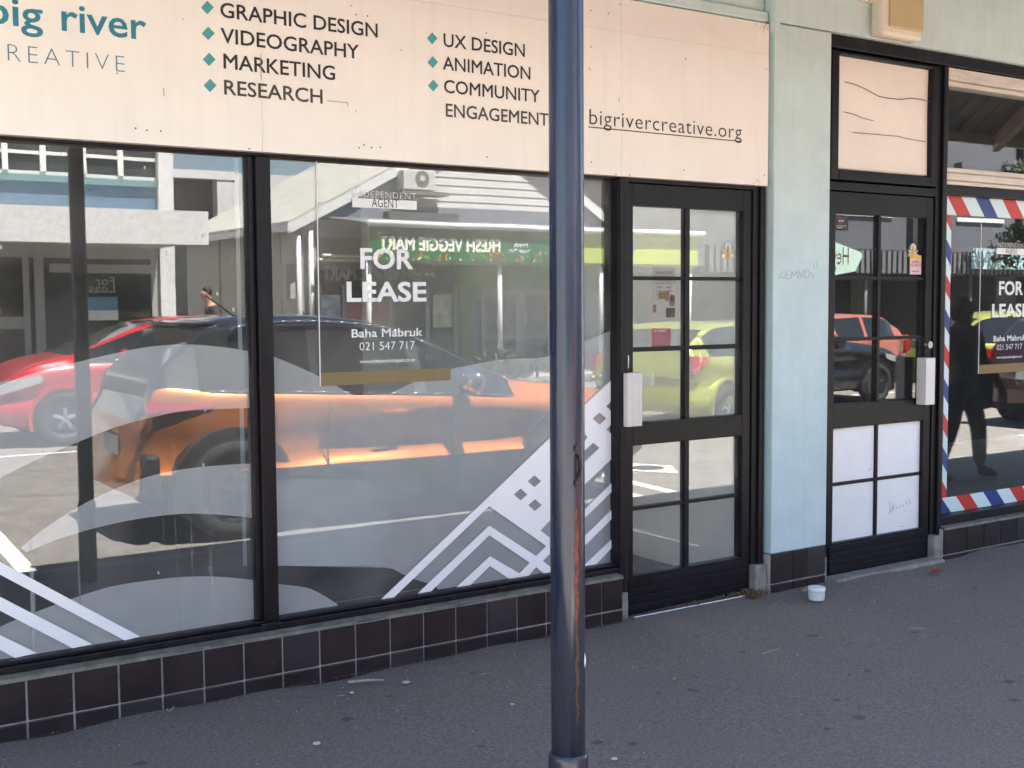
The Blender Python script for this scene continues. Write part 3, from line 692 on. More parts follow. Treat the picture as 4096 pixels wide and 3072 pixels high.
b.build("scratch", mat("faint_scratch", (.40, .32, .26), .7, .2), sb)["kind"] = 'stuff'

# ================================================================== LEASE NOTICES (hung inside the glass)
NY = YG-0.002
LETF = film("notice_white_vinyl", (0.90, 0.90, 0.88), 0.90, 0.05); GOLDF = film("notice_gold_vinyl", (0.36, 0.27, 0.14), 0.62, 0.05)
def notice(dx, label, name="lease_notice"):
    root = tag(empty(name, (dx, 0, 0)), label, "notice", "for lease notices in the windows")
    objs = []
    def T_(nm, s, m, l, r, c, **k): objs.append(text_px(nm, s, m, l, r, c, NY, None, **k))
    q2 = lambda a, b: (1000+a*.4973, b*.4973); qr = lambda a, b: (1000+a*.4973, 750+b*.4973)
    T_("lettering", "INDEPENDENT", LETF, q2(832, 1579), q2(1338, 1606), 25, bold=-0.018, track=1.06)
    x0_, zt = pw(*qr(822, 84), NY); x1_, _ = pw(*qr(1340, 108), NY); zb = pw(*qr(825, 158), NY)[1]
    objs.append(box("name_plate", x0_, x1_, NY-0.0003, NY+0.0005, zb, zt, LETF))
    a, b = pw(*qr(980, 156), NY-.001), pw(*qr(1195, 164), NY-.001)
    objs.append(text("lettering", "AGENT", 'inkgrey', a[0], (a[1]+b[1])/2, b[0]-a[0], 0.034, NY-0.0012, None, bold=0.0))
    T_("lettering", "FOR", LETF, qr(888, 648), qr(1312, 652), 77, bold=0.028)
    T_("lettering", "LEASE", LETF, qr(778, 912), qr(1420, 913), 75, bold=0.028)
    T_("lettering", "Baha Mabruk", LETF, qr(818, 1203), qr(1388, 1195), 32, bold=0.014)
    T_("lettering", "021 547 717", LETF, qr(882, 1310), qr(1325, 1298), 32, bold=-0.008)
    T_("lettering", "www.independentagent.co.nz", LETF, qr(885, 1412), qr(1328, 1400), 15, bold=0.012)
    T_("lettering", "Independent Agent Limited | Licensed (REAA 2008)", 'inkgrey', qr(945, 1446), qr(1270, 1437), 6, bold=-0.01)
    xl, zt = pw(*q2(530, 1290), NY); zb = pw(1285, 1545, NY)[1]
    objs.append(box("edge_strip", xl, xl+0.004, NY-0.0005, NY+0.001, zb, zt, LETF))
    xr = pw(1802, 1473, NY)[0]; zg = pw(1285, 1492, NY)[1]
    objs.append(box("gold_band", xl+0.006, xr, NY-0.0005, NY+0.001, zb, zg, GOLDF))
    for o in objs:
        o.parent = root      # the parts were measured at dx = 0, so they move with the notice
    return root
notice(0.0, "white lettered for lease notice inside the window left of the black door")
xa = pw(3925, 872, NY)[0]-pw(*(1000+530*.4973, 660), NY)[0]
nb_ = notice(xa, "white lettered for lease notice inside the barber's striped window")
zc = pw(3913, 1496, NY)[1]-pw(1285, 1545, NY)[1]
nb_.location.z = zc

# ================================================================== STICKERS, POSTERS
def placard(name, px0, px1, Y, m, label, cat, parts=(), parent=None):
    x0_, zt = pw(*px0, Y); x1_, zb = pw(*px1, Y)
    o = box(name, x0_, x1_, Y-0.0006, Y+0.0006, zb, zt, m)
    for nm, s, mm, fx, fz, fw_, cap in parts:
        W_, H_ = x1_-x0_, zt-zb
        t = text(nm, s, mm, x0_+fx*W_, zb+fz*H_, fw_*W_, cap*H_, Y-0.0015, o, bold=0.01)
    if cat: tag(o, label, cat)
    return o
pap = mat("poster_paper", (0.55, 0.52, 0.47), 0.6, 0.05); pbr = mat("poster_print_brown", (0.30, 0.16, 0.08), 0.6, 0.3, 30); pdk = mat("poster_print_dark", (0.03, 0.025, 0.03), 0.6, 0.3, 30)
pred = mat("notice_red", (0.48, 0.03, 0.03), 0.5, 0.1); pyel = mat("sticker_yellow", (0.75, 0.42, 0.05), 0.5, 0.08); pblu = mat("sticker_blue", (0.10, 0.22, 0.45), 0.5, 0.08); ppink = mat("sticker_pink", (0.75, 0.52, 0.50), 0.5, 0.05)
PY = YG+0.008
po = placard("poster", (2610, 1070), (2700, 1272), PY, pap, "studio poster with brown pictures behind the black door's glass", "poster",
             [("lettering", "YIRANGA STUDIO", pdk, 0.10, 0.88, 0.78, 0.045), ("lettering", "Menu    Hair", pdk, 0.2, 0.60, 0.6, 0.03), ("lettering", "cut  blow wave  set", pdk, 0.15, 0.68, 0.7, 0.024), ("lettering", "colour  foils  style", pdk, 0.15, 0.53, 0.7, 0.024), ("lettering", "treatment  tint", pdk, 0.15, 0.46, 0.7, 0.024)])
for (ax, ay), (bx, by), mm in (((2634, 1166), (2660, 1196), pbr), ((2661, 1164), (2676, 1205), pbr), ((2612, 1218), (2624, 1250), pbr)):
    x0_, zt = pw(ax, ay, PY); x1_, zb = pw(bx, by, PY); box("picture", x0_, x1_, PY-0.0016, PY-0.0008, zb, zt, mm, po)
x_, z_ = pw(2688, 1212, PY)
MB().tube((x_, PY-0.002, z_), (x_, PY-0.001, z_), 0.018, n=14).build("portrait", pbr, po)
MB().tube((x_, PY-0.003, z_+0.022), (x_, PY-0.0022, z_+0.022), 0.017, n=14).build("portrait", pdk, po)
x0_, zt = pw(2664, 1232, PY); x1_, zb = pw(2699, 1270, PY); box("portrait", x0_, x1_, PY-0.0016, PY-0.0008, zb, zt, pdk, po)
placard("fire_notice", (2607, 1312), (2682, 1384), PY, pred, "red fire notice behind the black door's glass", "notice",
        [("lettering", "IF FIRE", 'letter', 0.12, 0.78, 0.6, 0.10)])
def star(name, cx, cy, r, label):
    x, z = pw(cx, cy, PY); root = tag(empty(name, (x, PY, z)), label, "sticker", "star stickers on the doors")
    rr = pw(cx+r, cy, PY)[0]-x
    MB().tube((x, PY, z+0.020), (x, PY+0.0008, z+0.020), rr*0.8, n=20).build("badge", pblu, root)
    MB().tube((x, PY-0.0008, z+0.030), (x, PY-0.0002, z+0.030), rr*0.5, n=20).build("badge_arc", 'letter', root)
    pts = [(x+rr*(1.15 if k % 2 == 0 else .48)*math.sin(math.pi*k/5), z+rr*(1.15 if k % 2 == 0 else .48)*math.cos(math.pi*k/5)) for k in range(10)]
    MB().prism_xz(pts, PY-0.0022, PY-0.0014).build("star", pyel, root)
    for s in (-1, 1): box("ribbon", x+s*rr*.62-rr*.4, x+s*rr*.62+rr*.4, PY-0.0013, PY-0.0009, z-0.022, z-0.006, 'letter', root)
star("star_sticker", 2912, 1012, 24, "yellow star sticker on the upper right pane of the door with the poster")
star("star_sticker", 3652, 1012, 20, "yellow star sticker behind the torn pink sticker on the barber's door")
placard("alarm_sticker", (3329, 862), (3392, 923), PY-0.012, pdk, "small black and red alarm sticker in the top left pane of the barber's door", "sticker",
        [("lettering", "PROTECTED BY", pred, 0.12, 0.82, 0.7, 0.09), ("lettering", "SCOUT", 'letter', 0.38, 0.60, 0.36, 0.13), ("lettering", "security", pred, 0.42, 0.44, 0.3, 0.09), ("lettering", "24 hour monitoring", 'letter', 0.1, 0.30, 0.75, 0.06), ("lettering", "0800", 'letter', 0.3, 0.17, 0.35, 0.06)])
ws = placard("warning_sticker", (3640, 1022), (3684, 1098), YG-0.004, ppink, "torn pink and yellow security warning sticker on the barber's door", "sticker",
             [("lettering", "SECURITY", pred, 0.05, 0.42, 0.9, 0.15), ("lettering", "ALARM", pdk, 0.2, 0.62, 0.55, 0.11), ("lettering", "0800 000", pdk, 0.2, 0.12, 0.6, 0.08)])
x0_, zt = pw(3640, 1020, YG-.006); x1_, zb = pw(3684, 1036, YG-.006); o = box("warning_strip", x0_, x1_, YG-0.0066, YG-0.0056, zb, zt, pyel, ws)

# ================================================================== WALL LAMP
lx0, lx1, lz0 = 5.015, 5.338, 2.795
lamp = tag(empty("wall_lamp", (5.18, 0, 2.8)), "cream bulkhead lamp on the mint wall above the barber's fanlight", "lamp")
box("housing", lx0, lx1, -0.085, -0.001, lz0, 3.62, 'lampw', lamp, 0.022)
box("diffuser", lx0+0.045, lx1-0.012, -0.098, -0.083, lz0+0.045, 3.58, 'lampd', lamp, 0.012)
jb = box("junction_box", *sorted((pw(3430, 0)[0], pw(3482, 0)[0])), -0.035, -0.001, pw(3450, 12)[1], pw(3450, -60)[1], 'lampw', None, 0.006)
tag(jb, "small cream junction box on the mint wall left of the lamp", "junction box")
MB().tube((jb.location.x+pw(3456, 0)[0], -0.038, pw(3456, 5)[1]), (pw(3456, 0)[0], -0.03, pw(3456, 5)[1]), 0.006, n=8).build("screw", 'brown', jb)

# ================================================================== STREET POLE
def pole_mat():
    m = mat("navy_pole_paint", (0.0080, 0.0145, 0.0370), 0.24, 0.25, 7, 0.35, coat=0.0, stretch=(1, 1, 0.35), bscale=26)
    n = m.node_tree.nodes; l = m.node_tree.links; b = n["Principled BSDF"]
    src = b.inputs["Base Color"].links[0].from_socket
    geo = n.new("ShaderNodeNewGeometry"); mp = n.new("ShaderNodeMapping"); mp.inputs["Scale"].default_value = (34, 34, 2.2); l.new(geo.outputs["Position"], mp.inputs[0])
    t = n.new("ShaderNodeTexNoise"); t.inputs["Scale"].default_value = 1; t.inputs["Detail"].default_value = 6; l.new(mp.outputs[0], t.inputs[0])
    sep = n.new("ShaderNodeSeparateXYZ"); l.new(geo.outputs["Position"], sep.inputs[0])
    # dirty grey towards the foot, with the sunlit street's reflection painted into it
    rz = n.new("ShaderNodeMapRange"); rz.inputs[1].default_value = 1.75; rz.inputs[2].default_value = 0.8; rz.inputs[3].default_value = 0.0; rz.inputs[4].default_value = 0.30; l.new(sep.outputs[2], rz.inputs[0])
    ad = n.new("ShaderNodeMath"); ad.operation = 'ADD'; l.new(t.outputs[0], ad.inputs[0]); l.new(rz.outputs[0], ad.inputs[1])
    r = n.new("ShaderNodeMapRange"); r.inputs[1].default_value = 0.68; r.inputs[2].default_value = 0.80; r.inputs[4].default_value = 0.40; l.new(ad.outputs[0], r.inputs[0])
    mx = n.new("ShaderNodeMix"); mx.data_type = 'RGBA'; l.new(r.outputs[0], mx.inputs[0]); l.new(src, mx.inputs[6]); mx.inputs[7].default_value = (0.060, 0.053, 0.052, 1)
    l.new(mx.outputs[2], b.inputs["Base Color"]); return m
PM = pole_mat()
PX, PYY = 1.587, -2.03
pole = tag(empty("street_pole", (PX, PYY, 0)), "navy blue painted steel pole with rust streak standing on the footpath", "pole")
MB().lathe((PX, PYY, 0), [(0.0388, 0.3), (0.0392, 0.9), (0.0388, 1.6), (0.0386, 2.4), (0.0384, 3.4), (0.0384, 5.2)], 40).build("shaft", PM, pole, smooth=True)
MB().lathe((PX, PYY, -0.012), [(0.0455, -.03), (0.0460, 0.405), (0.0455, 0.425), (0.0435, 0.432), (0.0405, 0.436)], 40).build("collar", PM, pole, smooth=True)
MB().lathe((PX, PYY, -0.012), [(0.0475, 0.325), (0.0485, 0.335), (0.0475, 0.345)], 40).build("collar_ring", PM, pole, smooth=True)
rust = mat("rust", (0.16, 0.040, 0.024), 0.8, 0.5, 45, 0.6, streak=0.0)
# run of rust below the eye bracket: a thin scab following the shaft
vd = math.atan2(CAM[1]-PYY, CAM[0]-PX)                       # towards the viewer
def scab(name, a0, wid, zt, zb, m, seed, amp=0.5):
    rr = np.random.default_rng(seed); n = 60; vs = []; fs = []
    R_ = 0.0399
    for i in range(n+1):
        z = zt+(zb-zt)*i/n; e = math.sin(math.pi*min(1, (i+.5)/n*1.0))**0.35
        wl = wid*e*(1-amp*rr.random()); wr_ = wid*e*(1-amp*rr.random()); c = a0+wid*0.25*math.sin(i*0.35+seed)
        for t in (-wl, 0, wr_): vs.append((PX+R_*math.cos(c+t), PYY+R_*math.sin(c+t), z))
    for i in range(n):
        for k in (0, 1): fs.append((3*i+k, 3*i+k+1, 3*i+k+4, 3*i+k+3))
    return MB().add(vs, fs).build(name, m, pole, smooth=True)
va = math.asin(0.50)
scab("rust_streak", vd+va, 0.17, 0.990, 0.73, rust, 3, 0.5)
scab("rust_stain", vd+va+0.02, 0.15, 0.742, 0.50, mat("rust_stain", (0.040, 0.018, 0.016), 0.5, 0.5, 30), 8, 0.7)
# eye bracket with two bolts
ang = vd+va+0.02
bx_, by_ = PX+0.039*math.cos(ang), PYY+0.039*math.sin(ang)
br = MB()
for i in range(10):
    t0_ = -math.pi*0.5+math.pi*i/10; t1_ = -math.pi*0.5+math.pi*(i+1)/10
    br.tube((bx_+0.014*math.cos(t0_)*math.cos(ang), by_+0.014*math.cos(t0_)*math.sin(ang), 1.085+0.024*math.sin(t0_)), (bx_+0.014*math.cos(t1_)*math.cos(ang), by_+0.014*math.cos(t1_)*math.sin(ang), 1.085+0.024*math.sin(t1_)), 0.0036, n=8)
br = br.build("eye_bracket", "black", pole, smooth=True)
for zz in (1.125, 1.047):
    MB().tube((bx_-0.004*math.cos(ang), by_-0.004*math.sin(ang), zz), (bx_+0.008*math.cos(ang), by_+0.008*math.sin(ang), zz), 0.0085, n=10).build("bolt", PM, br)
sa = vd+math.asin(0.97)
fx, fy = PX+0.0390*math.cos(sa), PYY+0.0390*math.sin(sa)
zf = pw(2335, 2603, -2.0)[1]
MB().add([(fx, fy, zf+0.018), (fx+0.005, fy+0.002, zf), (fx, fy, zf-0.018), (fx-0.004, fy-0.004, zf-0.004)], [(0, 1, 2), (0, 2, 3)]).build("paper_scrap", 'letter', pole)
MB().tube((PX+0.045*math.cos(vd-1.15), PYY+0.045*math.sin(vd-1.15), 0.33), (PX+0.055*math.cos(vd-1.15), PYY+0.055*math.sin(vd-1.15), 0.33), 0.009, n=8).build("bolt", 'steel', pole)

# ================================================================== LITTER ON THE FOOTPATH
def at_g(px, py): return pg(px, py, 0.0)
x_, y_ = at_g(3266, 2398)
tub = tag(empty("plastic_tub", (x_, y_, 0.0)), "small white plastic tub with a lid lying by the pilaster", "tub")
MB().lathe((x_, y_, 0.0), [(0.036, 0.0), (0.0385, 0.004), (0.040, 0.044)], 28).build("tub_body", 'plast', tub, smooth=False)
MB().lathe((x_, y_, 0.0), [(0.042, 0.046), (0.0425, 0.056), (0.040, 0.062), (0.012, 0.063)], 28).build("lid", 'letter', tub)
def pebble(name, px, py, r, m, label, cat, flat=0.5, group=None):
    x, y = at_g(px, py); rr = random.Random(int(px*7+py))
    vs = []; fs = []; n = 10
    for z, k in ((0, .8), (r*flat*.5, 1), (r*flat, .6)):
        for i in range(n): vs.append((x+r*k*math.cos(2*math.pi*i/n)*(0.8+.4*rr.random()), y+r*k*math.sin(2*math.pi*i/n)*(0.8+.4*rr.random()), z))
    fs = [tuple(range(n))[::-1], tuple(range(2*n, 3*n))]+[(j*n+i, j*n+(i+1) % n, (j+1)*n+(i+1) % n, (j+1)*n+i) for j in (0, 1) for i in range(n)]
    o = MB().add(vs, fs).build(name, m); return tag(o, label, cat, group)
def leaf(name, px, py, l_, a, m, label, wid=0.3, curl=0.012):
    x, y = at_g(px, py); vs = []; fs = []; n = 7
    for i in range(n):
        t = i/(n-1); w_ = l_*wid*math.sin(math.pi*min(0.98, max(.02, t)))**.8; cx, cy = x+l_*(t-.5)*math.cos(a), y+l_*(t-.5)*math.sin(a); z = 0.004+curl*(2*t-1)**2
        vs += [(cx-w_*math.sin(a), cy+w_*math.cos(a), z+curl*.5), (cx, cy, z), (cx+w_*math.sin(a), cy-w_*math.cos(a), z+curl*.5)]
    for i in range(n-1):
        for k in (0, 1): fs.append((3*i+k, 3*i+k+1, 3*i+k+4, 3*i+k+3))
    return tag(MB().add(vs, fs).build(name, m), label, "leaf")
def twig(name, p, q, r, label):
    a, b = at_g(*p), at_g(*q); m_ = ((a[0]+b[0])/2+0.004, (a[1]+b[1])/2, r*1.6)
    MBt = MB().tube((a[0], a[1], r), m_, r, r, n=6).tube(m_, (b[0], b[1], r*1.2), r, r*.6, n=6)
    return tag(MBt.build(name, 'stick'), label, "twig")
leaf("fallen_leaf", 3742, 2290, 0.085, 0.35, 'leafr', "red fallen leaf on the footpath below the barber's door")
leaf("fallen_leaf", 3217, 2371, 0.05, 0.3, 'leafb', "brown fallen leaf beside the white tub")
leaf("fallen_leaf", 3495, 2419, 0.024, 0.5, mat("leaf_green", (0.30, 0.36, 0.14), 0.6), "small yellowish green leaf on the footpath right of the tub", 0.4)
leaf("fallen_leaf", 682, 2853, 0.03, 0.2, 'leafb', "small tan leaf against the tiled base at the left")
leaf("fallen_leaf", 2697, 2731, 0.022, 0.2, 'leafb', "curled pale leaf on the open footpath right of the pole", 0.35)
pebble("pebble", 1266, 2976, 0.0125, 'pebble', "pale round pebble at the front of the footpath left of the pole", "pebble")
pebble("pebble", 1407, 2772, 0.010, 'pebble', "white pebble on the footpath near the tiles, left one", "pebble")
pebble("pebble", 1626, 2730, 0.016, 'pebble', "flat pale pebble on the footpath nearest the tiled base", "pebble", 0.25)
pebble("pebble", 2049, 2818, 0.008, 'pebble', "tiny tan pebble just left of the pole", "pebble")
pebble("pebble", 2457, 3037, 0.010, 'pebble', "pale chip beside the foot of the pole", "pebble")
twig("twig", (1392, 2734), (1535, 2727), 0.0055, "dry knotted twig lying along the tiled base")
twig("twig", (3047, 2620), (3115, 2599), 0.0028, "thin pale twig on the open footpath right of the pole")
twig("twig", (3637, 2515), (3703, 2519), 0.0025, "thin straight twig on the footpath before the barber's door")
twig("twig", (1346, 2787), (1380, 2785), 0.002, "short straw on the footpath below the knotted twig")
twig("twig", (1922, 2699), (1958, 2695), 0.002, "short pale straw on the footpath left of the pole")
gs = MB()
for px, py, r in ((563, 3057, .030), (1390, 2867, .028), (1558, 2777, .024), (2637, 2765, .020), (2625, 2880, .018), (2530, 2966, .026), (2390, 2963, .030), (2790, 2549, .022), (2970, 2610, .017), (2762, 2751, .022), (3440, 2860, .026),
                  (3660, 2533, .022), (3900, 2350, .02), (4040, 2730, .030), (3345, 2797, .02), (3307, 2915, .017), (1890, 2693, .016), (2786, 2756, .014), (3790, 2320, .016), (3990, 2355, .016), (1035, 2885, .012), (1925, 2982, .018), (3470, 2680, .022), (4060, 2800, .024), (3250, 2540, .03)):
    x, y = at_g(px, py); n = 12; rr = random.Random(px)
    r *= random.uniform(.6, .95)
    gs.add([(x+r*math.cos(2*math.pi*i/n)*(.75+.4*rr.random()), y+r*.9*math.sin(2*math.pi*i/n)*(.75+.4*rr.random()), bumpz(x, y)-0.0022) for i in range(n)], [tuple(range(n))])
tag(gs.build("trodden_gum", 'gum'), kind='stuff')
# chips and grit, and the brown debris along the thresholds
gr = MB()
def chip(x, y, r, z=0.0):
    a = random.random()*6.3; gr.add([(x+r*math.cos(a), y+r*math.sin(a), z), (x+r*math.cos(a+2.2), y+r*math.sin(a+2.2), z), (x+r*.8*math.cos(a+4), y+r*.8*math.sin(a+4), z), (x, y, z+r*.9)], [(0, 1, 3), (1, 2, 3), (2, 0, 3)])
for k in range(620):
    x = random.uniform(0.3, 7.0); y = -abs(random.gauss(0, 0.55)) if k % 3 else random.uniform(-2.2, 0); chip(x, y, random.choice((.0015, .002, .0025, .0035)))
tag(gr.build("grit", 'pebble'), kind='stuff')
gr = MB()
for k in range(520):
    t = random.random(); chip(3.47+0.78*t, -0.008+random.gauss(0, 0.012)+0.02, random.uniform(.003, .008)*(0.6+.8*t), random.uniform(0, .012+.02*t*t))
for k in range(300): chip(4.16+abs(random.gauss(0, 0.05)), -0.025+random.gauss(0, 0.022), random.uniform(.003, .008), random.uniform(0, .025))
for k in range(900): chip(random.uniform(-0.2, 3.4), -0.006-abs(random.gauss(0, 0.010)), random.uniform(.0015, .0045), 0.0)
tag(gr.build("swept_debris", 'litter'), kind='stuff')

# ================================================================== CARS IN THE STREET (seen in the glass)
def paint(name, col, metal=0.35): return mat(name, col, 0.28, 0.04, 3, metal=metal, coat=0.8)
CARGLASS = mat("car_glass", (0.015, 0.018, 0.02), 0.05, 0.05, 3, spec=0.7)
CLAD = mat("black_cladding", (0.02, 0.02, 0.021), 0.5, 0.2, 10)
TYRE = mat("tyre_rubber", (0.018, 0.018, 0.019), 0.85, 0.2, 20)
RIM = mat("alloy_rim", (0.45, 0.45, 0.46), 0.3, 0.05, 8, metal=0.8)
RIMD = mat("dark_alloy_rim", (0.07, 0.07, 0.075), 0.3, 0.05, 8, metal=0.6)
TAIL = mat("tail_lamp", (0.42, 0.008, 0.01), 0.12, 0.1, 20, coat=1.0)
HEAD = mat("head_lamp", (0.30, 0.31, 0.32), 0.1, 0.3, 30, coat=1.0)
CHROME = mat("chrome", (0.75, 0.75, 0.75), 0.12, 0.05, 6, metal=1.0)
PLATE = mat("number_plate", (0.7, 0.7, 0.68), 0.5, 0.05, 20)
def car(name, label, x0, ynear, head, L, Wd, top, belt, roofw, rear_glass, wind, side, pillars, wheels, body, roofm=None, rim=None,
        pinch=((0, .80), (.25, .93), (.7, 1), (.80, 1), (.95, .95), (1, .80)), clad=True, crease=True, wr=0.335, group="cars in the street"):
    """x runs from the tail (0) to the nose (L); top, belt, roofw: (x, value) tables; heights above the road"""
    root = tag(empty(name, (x0, ynear-Wd/2, RZ)), label, "car", group)
    tx = np.array(sorted(set(np.round(np.concatenate([np.linspace(0, L, 44), [a for a in (*rear_glass, *wind, *side)]]), 3))))
    f = lambda tab, x: np.interp(x, [a for a, _ in tab], [b for _, b in tab])
    def sm(tab):
        y = f(tab, tx); 
        for _ in range(2): y[1:-1] = 0.25*y[:-2]+0.5*y[1:-1]+0.25*y[2:]
        return y
    zt, zb, rw = sm(top), sm(belt), sm(roofw); pk = f([(a*L if a <= 1 else a, b) for a, b in pinch], tx)
    zt = np.maximum(zt, zb+0.015)
    rows = []
    for i, x in enumerate(tx):
        h = Wd/2*pk[i]; b = zb[i]; t = zt[i]; r_ = min(rw[i]*Wd/2, h*0.97); up_ = 0
        z0 = 0.20+0.10*max(0, (abs(x-L/2)/(L/2)-.8)/.2)
        cr = (0.125 if crease else 0.02)*(1-.75*max(math.exp(-((x-wx)/.42)**2) for wx in wheels))
        rows.append([(h*.80, z0), (h*.955, z0+.05), (h*(.995), .46), (h*(1-cr*1.2), .56), (h*(1-cr*.65), .70), (h*1.0, b-.085), (h*.975, b-.03), (h*.945, b),
                     (h*.945+(r_-h*.945)*.55, b+(t-b)*.50), (r_+.012, b+(t-b)*.86), (r_*.93, b+(t-b)*.955), (r_*.6, b+(t-b)*.99), (0, t)])
    NR = len(rows[0]); parts = {}
    def put(key, quad): parts.setdefault(key, []).append(quad)
    P = lambda i, k, s: ((L/2-tx[i] if head < 0 else tx[i]-L/2), s*rows[i][k][0], rows[i][k][1])
    gl = lambda i: zt[i]-zb[i] > 0.10
    for i in range(len(tx)-1):
        xm = (tx[i]+tx[i+1])/2
        for k in range(NR-1):
            key = "body"
            if k >= 9:
                if xm < rear_glass[1] and roofm is not None: key = "rear_window" if xm > rear_glass[0] and k >= 10 else "tailgate"
                elif rear_glass[0] <= xm <= rear_glass[1]: key = "rear_window" if k >= 10 else "body"
                elif wind[0] <= xm <= wind[1]: key = "windscreen" if k >= 10 else ("pillar" if roofm else "body")
                elif rear_glass[1] < xm < wind[0]: key = "roof"
            elif 7 <= k <= 8 and gl(i) and gl(i+1) and side[0] <= xm <= side[1]:
                key = "side_window" if not any(abs(xm-p) < .06 for p in pillars) else "pillar"
            elif 7 <= k <= 8 and roofm is not None and xm < .5: key = "tailgate"
            elif k <= 1 and clad: key = "sill_cladding"
            for s in (1, -1):
                q = [P(i, k, s), P(i+1, k, s), P(i+1, k+1, s), P(i, k+1, s)]
                put(key, q)
    mats = dict(tailgate=roofm or body, body=body, roof=roofm or body, rear_window=CARGLASS, windscreen=CARGLASS, side_window=CARGLASS, pillar=CLAD if roofm else body, sill_cladding=CLAD)
    yc = ynear-Wd/2
    def W_(p): return (x0+L/2*0+p[0], yc+p[1], RZ+p[2])
    import bmesh
    def link(key, vs, fs, m, parent=root, smooth=True):
        me = bpy.data.meshes.new(key); me.from_pydata([tuple(v) for v in vs], [], fs)
        bm = bmesh.new(); bm.from_mesh(me); bmesh.ops.remove_doubles(bm, verts=bm.verts, dist=0.001); bmesh.ops.recalc_face_normals(bm, faces=bm.faces); bm.to_mesh(me); bm.free()
        me.materials.append(m)
        if smooth:
            for p in me.polygons: p.use_smooth = True
        o = bpy.data.objects.new(key, me); COL.objects.link(o); o.parent = parent; return o
    for key, qs in parts.items():
        vs = [v for q in qs for v in q]; fs = [tuple(range(4*j, 4*j+4)) for j in range(len(qs))]
        if key == "body":            # close both ends
            for i in (0, len(tx)-1):
                a = [P(i, k, 1) for k in range(NR)]+[P(i, k, -1) for k in range(NR-2, -1, -1)]
                n0 = len(vs); vs += a; fs.append(tuple(range(n0, n0+len(a))))
        link(key, vs, fs, mats[key])
    def local(mb, key, m, parent=root, smooth=False, bevel=0):
        me = bpy.data.meshes.new(key); me.from_pydata(mb.v, [], mb.f)
        bm = bmesh.new(); bm.from_mesh(me); bmesh.ops.recalc_face_normals(bm, faces=bm.faces); bm.to_mesh(me); bm.free(); me.materials.append(m)
        if smooth:
            for p in me.polygons: p.use_smooth = True
        o = bpy.data.objects.new(key, me); COL.objects.link(o); o.parent = parent
        if bevel: mo = o.modifiers.new("bevel", 'BEVEL'); mo.width = bevel; mo.segments = 2
        return o
    X = lambda x: (L/2-x if head < 0 else x-L/2)
    for wx in wheels:
        for s in (1, -1):
            hw2 = Wd/2*f([(a*L if a <= 1 else a, b) for a, b in pinch], wx)*0.992
            cx = X(wx)
            # arch lip, open below
            mb = MB(); n = 22; R1, R2 = wr+.085, wr+.045
            aa = [math.pi*(-0.10)+math.pi*1.20*i/n for i in range(n+1)]
            for i in range(n):
                a, b = aa[i], aa[i+1]
                pts = []
                for yy in (hw2-.16, hw2+.012):
                    for (t, R_) in ((a, R2), (b, R2), (b, R1), (a, R1)): pts.append((cx+R_*math.cos(t), s*yy, max(.16, wr+R_*math.sin(t))))
                mb.add(pts, [(0, 1, 2, 3), (4, 7, 6, 5), (0, 4, 5, 1), (2, 6, 7, 3)])
            local(mb, "wheel_arch", CLAD if clad else body)
            mb = MB().tube((cx, s*(hw2-.22), wr), (cx, s*(hw2+.004), wr), R2, n=26); mb.v = [(a, b, max(.17, c)) for a, b, c in mb.v]
            local(mb, "wheel_well", CLAD)
            wh = MB().lathe((0, 0, 0), [(wr*.66, -.10), (wr*.93, -.10), (wr, -.07), (wr, .07), (wr*.93, .10), (wr*.68, .10), (wr*.66, .07)], 30)
            wh.v = [(cx+a, s*(hw2-.075)+s*c, wr+b) for a, b, c in wh.v]
            wo_ = local(wh, "wheel", TYRE, smooth=True)
            mb = MB(); ro = s*(hw2+.012); ri = s*(hw2-.03)
            for k in range(5):
                t = 2*math.pi*k/5+.3
                for dt in (-.13, .13):
                    mb.tube((cx+.03*math.cos(t), ro, wr+.03*math.sin(t)), (cx+wr*.66*math.cos(t+dt), ri, wr+wr*.66*math.sin(t+dt)), .020, .016, n=6)
            mb.tube((cx, ri, wr), (cx, ro+s*.006, wr), .055, .045, n=14)
            local(mb, "rim", rim or RIM, wo_)
            mb = MB()
            n = 26
            for k in range(n):
                t0_, t1_ = 2*math.pi*k/n, 2*math.pi*(k+1)/n
                mb.tube((cx+wr*.655*math.cos(t0_), ri+s*.02, wr+wr*.655*math.sin(t0_)), (cx+wr*.655*math.cos(t1_), ri+s*.02, wr+wr*.655*math.sin(t1_)), .016, n=5, cap=False)
            local(mb, "rim_edge", rim or RIM, wo_)
    info = dict(root=root, X=X, local=local, Wd=Wd, L=L, tx=tx, zb=zb, zt=zt, pk=pk, rw=rw)
    return info
def half(info, x): return info['Wd']/2*float(np.interp(x, info['tx'], info['pk']))
def lamp_wedge(info, key, x0_, x1_, za, zb_, zc, zd, m, out=0.012):
    """lamp let into the flank: from x0 (heights za..zb) to x1 (zc..zd), following the body side, on both sides"""
    for s in (1, -1):
        mb = MB(); n = 8; vs = []
        for i in range(n+1):
            t = i/n; x = x0_+(x1_-x0_)*t; h = half(info, x)
            lo, hi = za+(zc-za)*t, zb_+(zd-zb_)*t
            for yy in (h*.90, h+out):
                vs += [(info['X'](x), s*yy*0.998, lo), (info['X'](x), s*(yy*.985), hi)]
        fs = []
        for i in range(n):
            a = 4*i; b = 4*(i+1)
            fs += [(a+2, b+2, b+3, a+3), (a, a+1, b+1, b), (a+1, a+3, b+3, b+1), (a, b, b+2, a+2)]
        fs += [(0, 2, 3, 1), (4*n, 4*n+1, 4*n+3, 4*n+2)]
        mb.add(vs, fs); info['local'](mb, key, m, smooth=False)
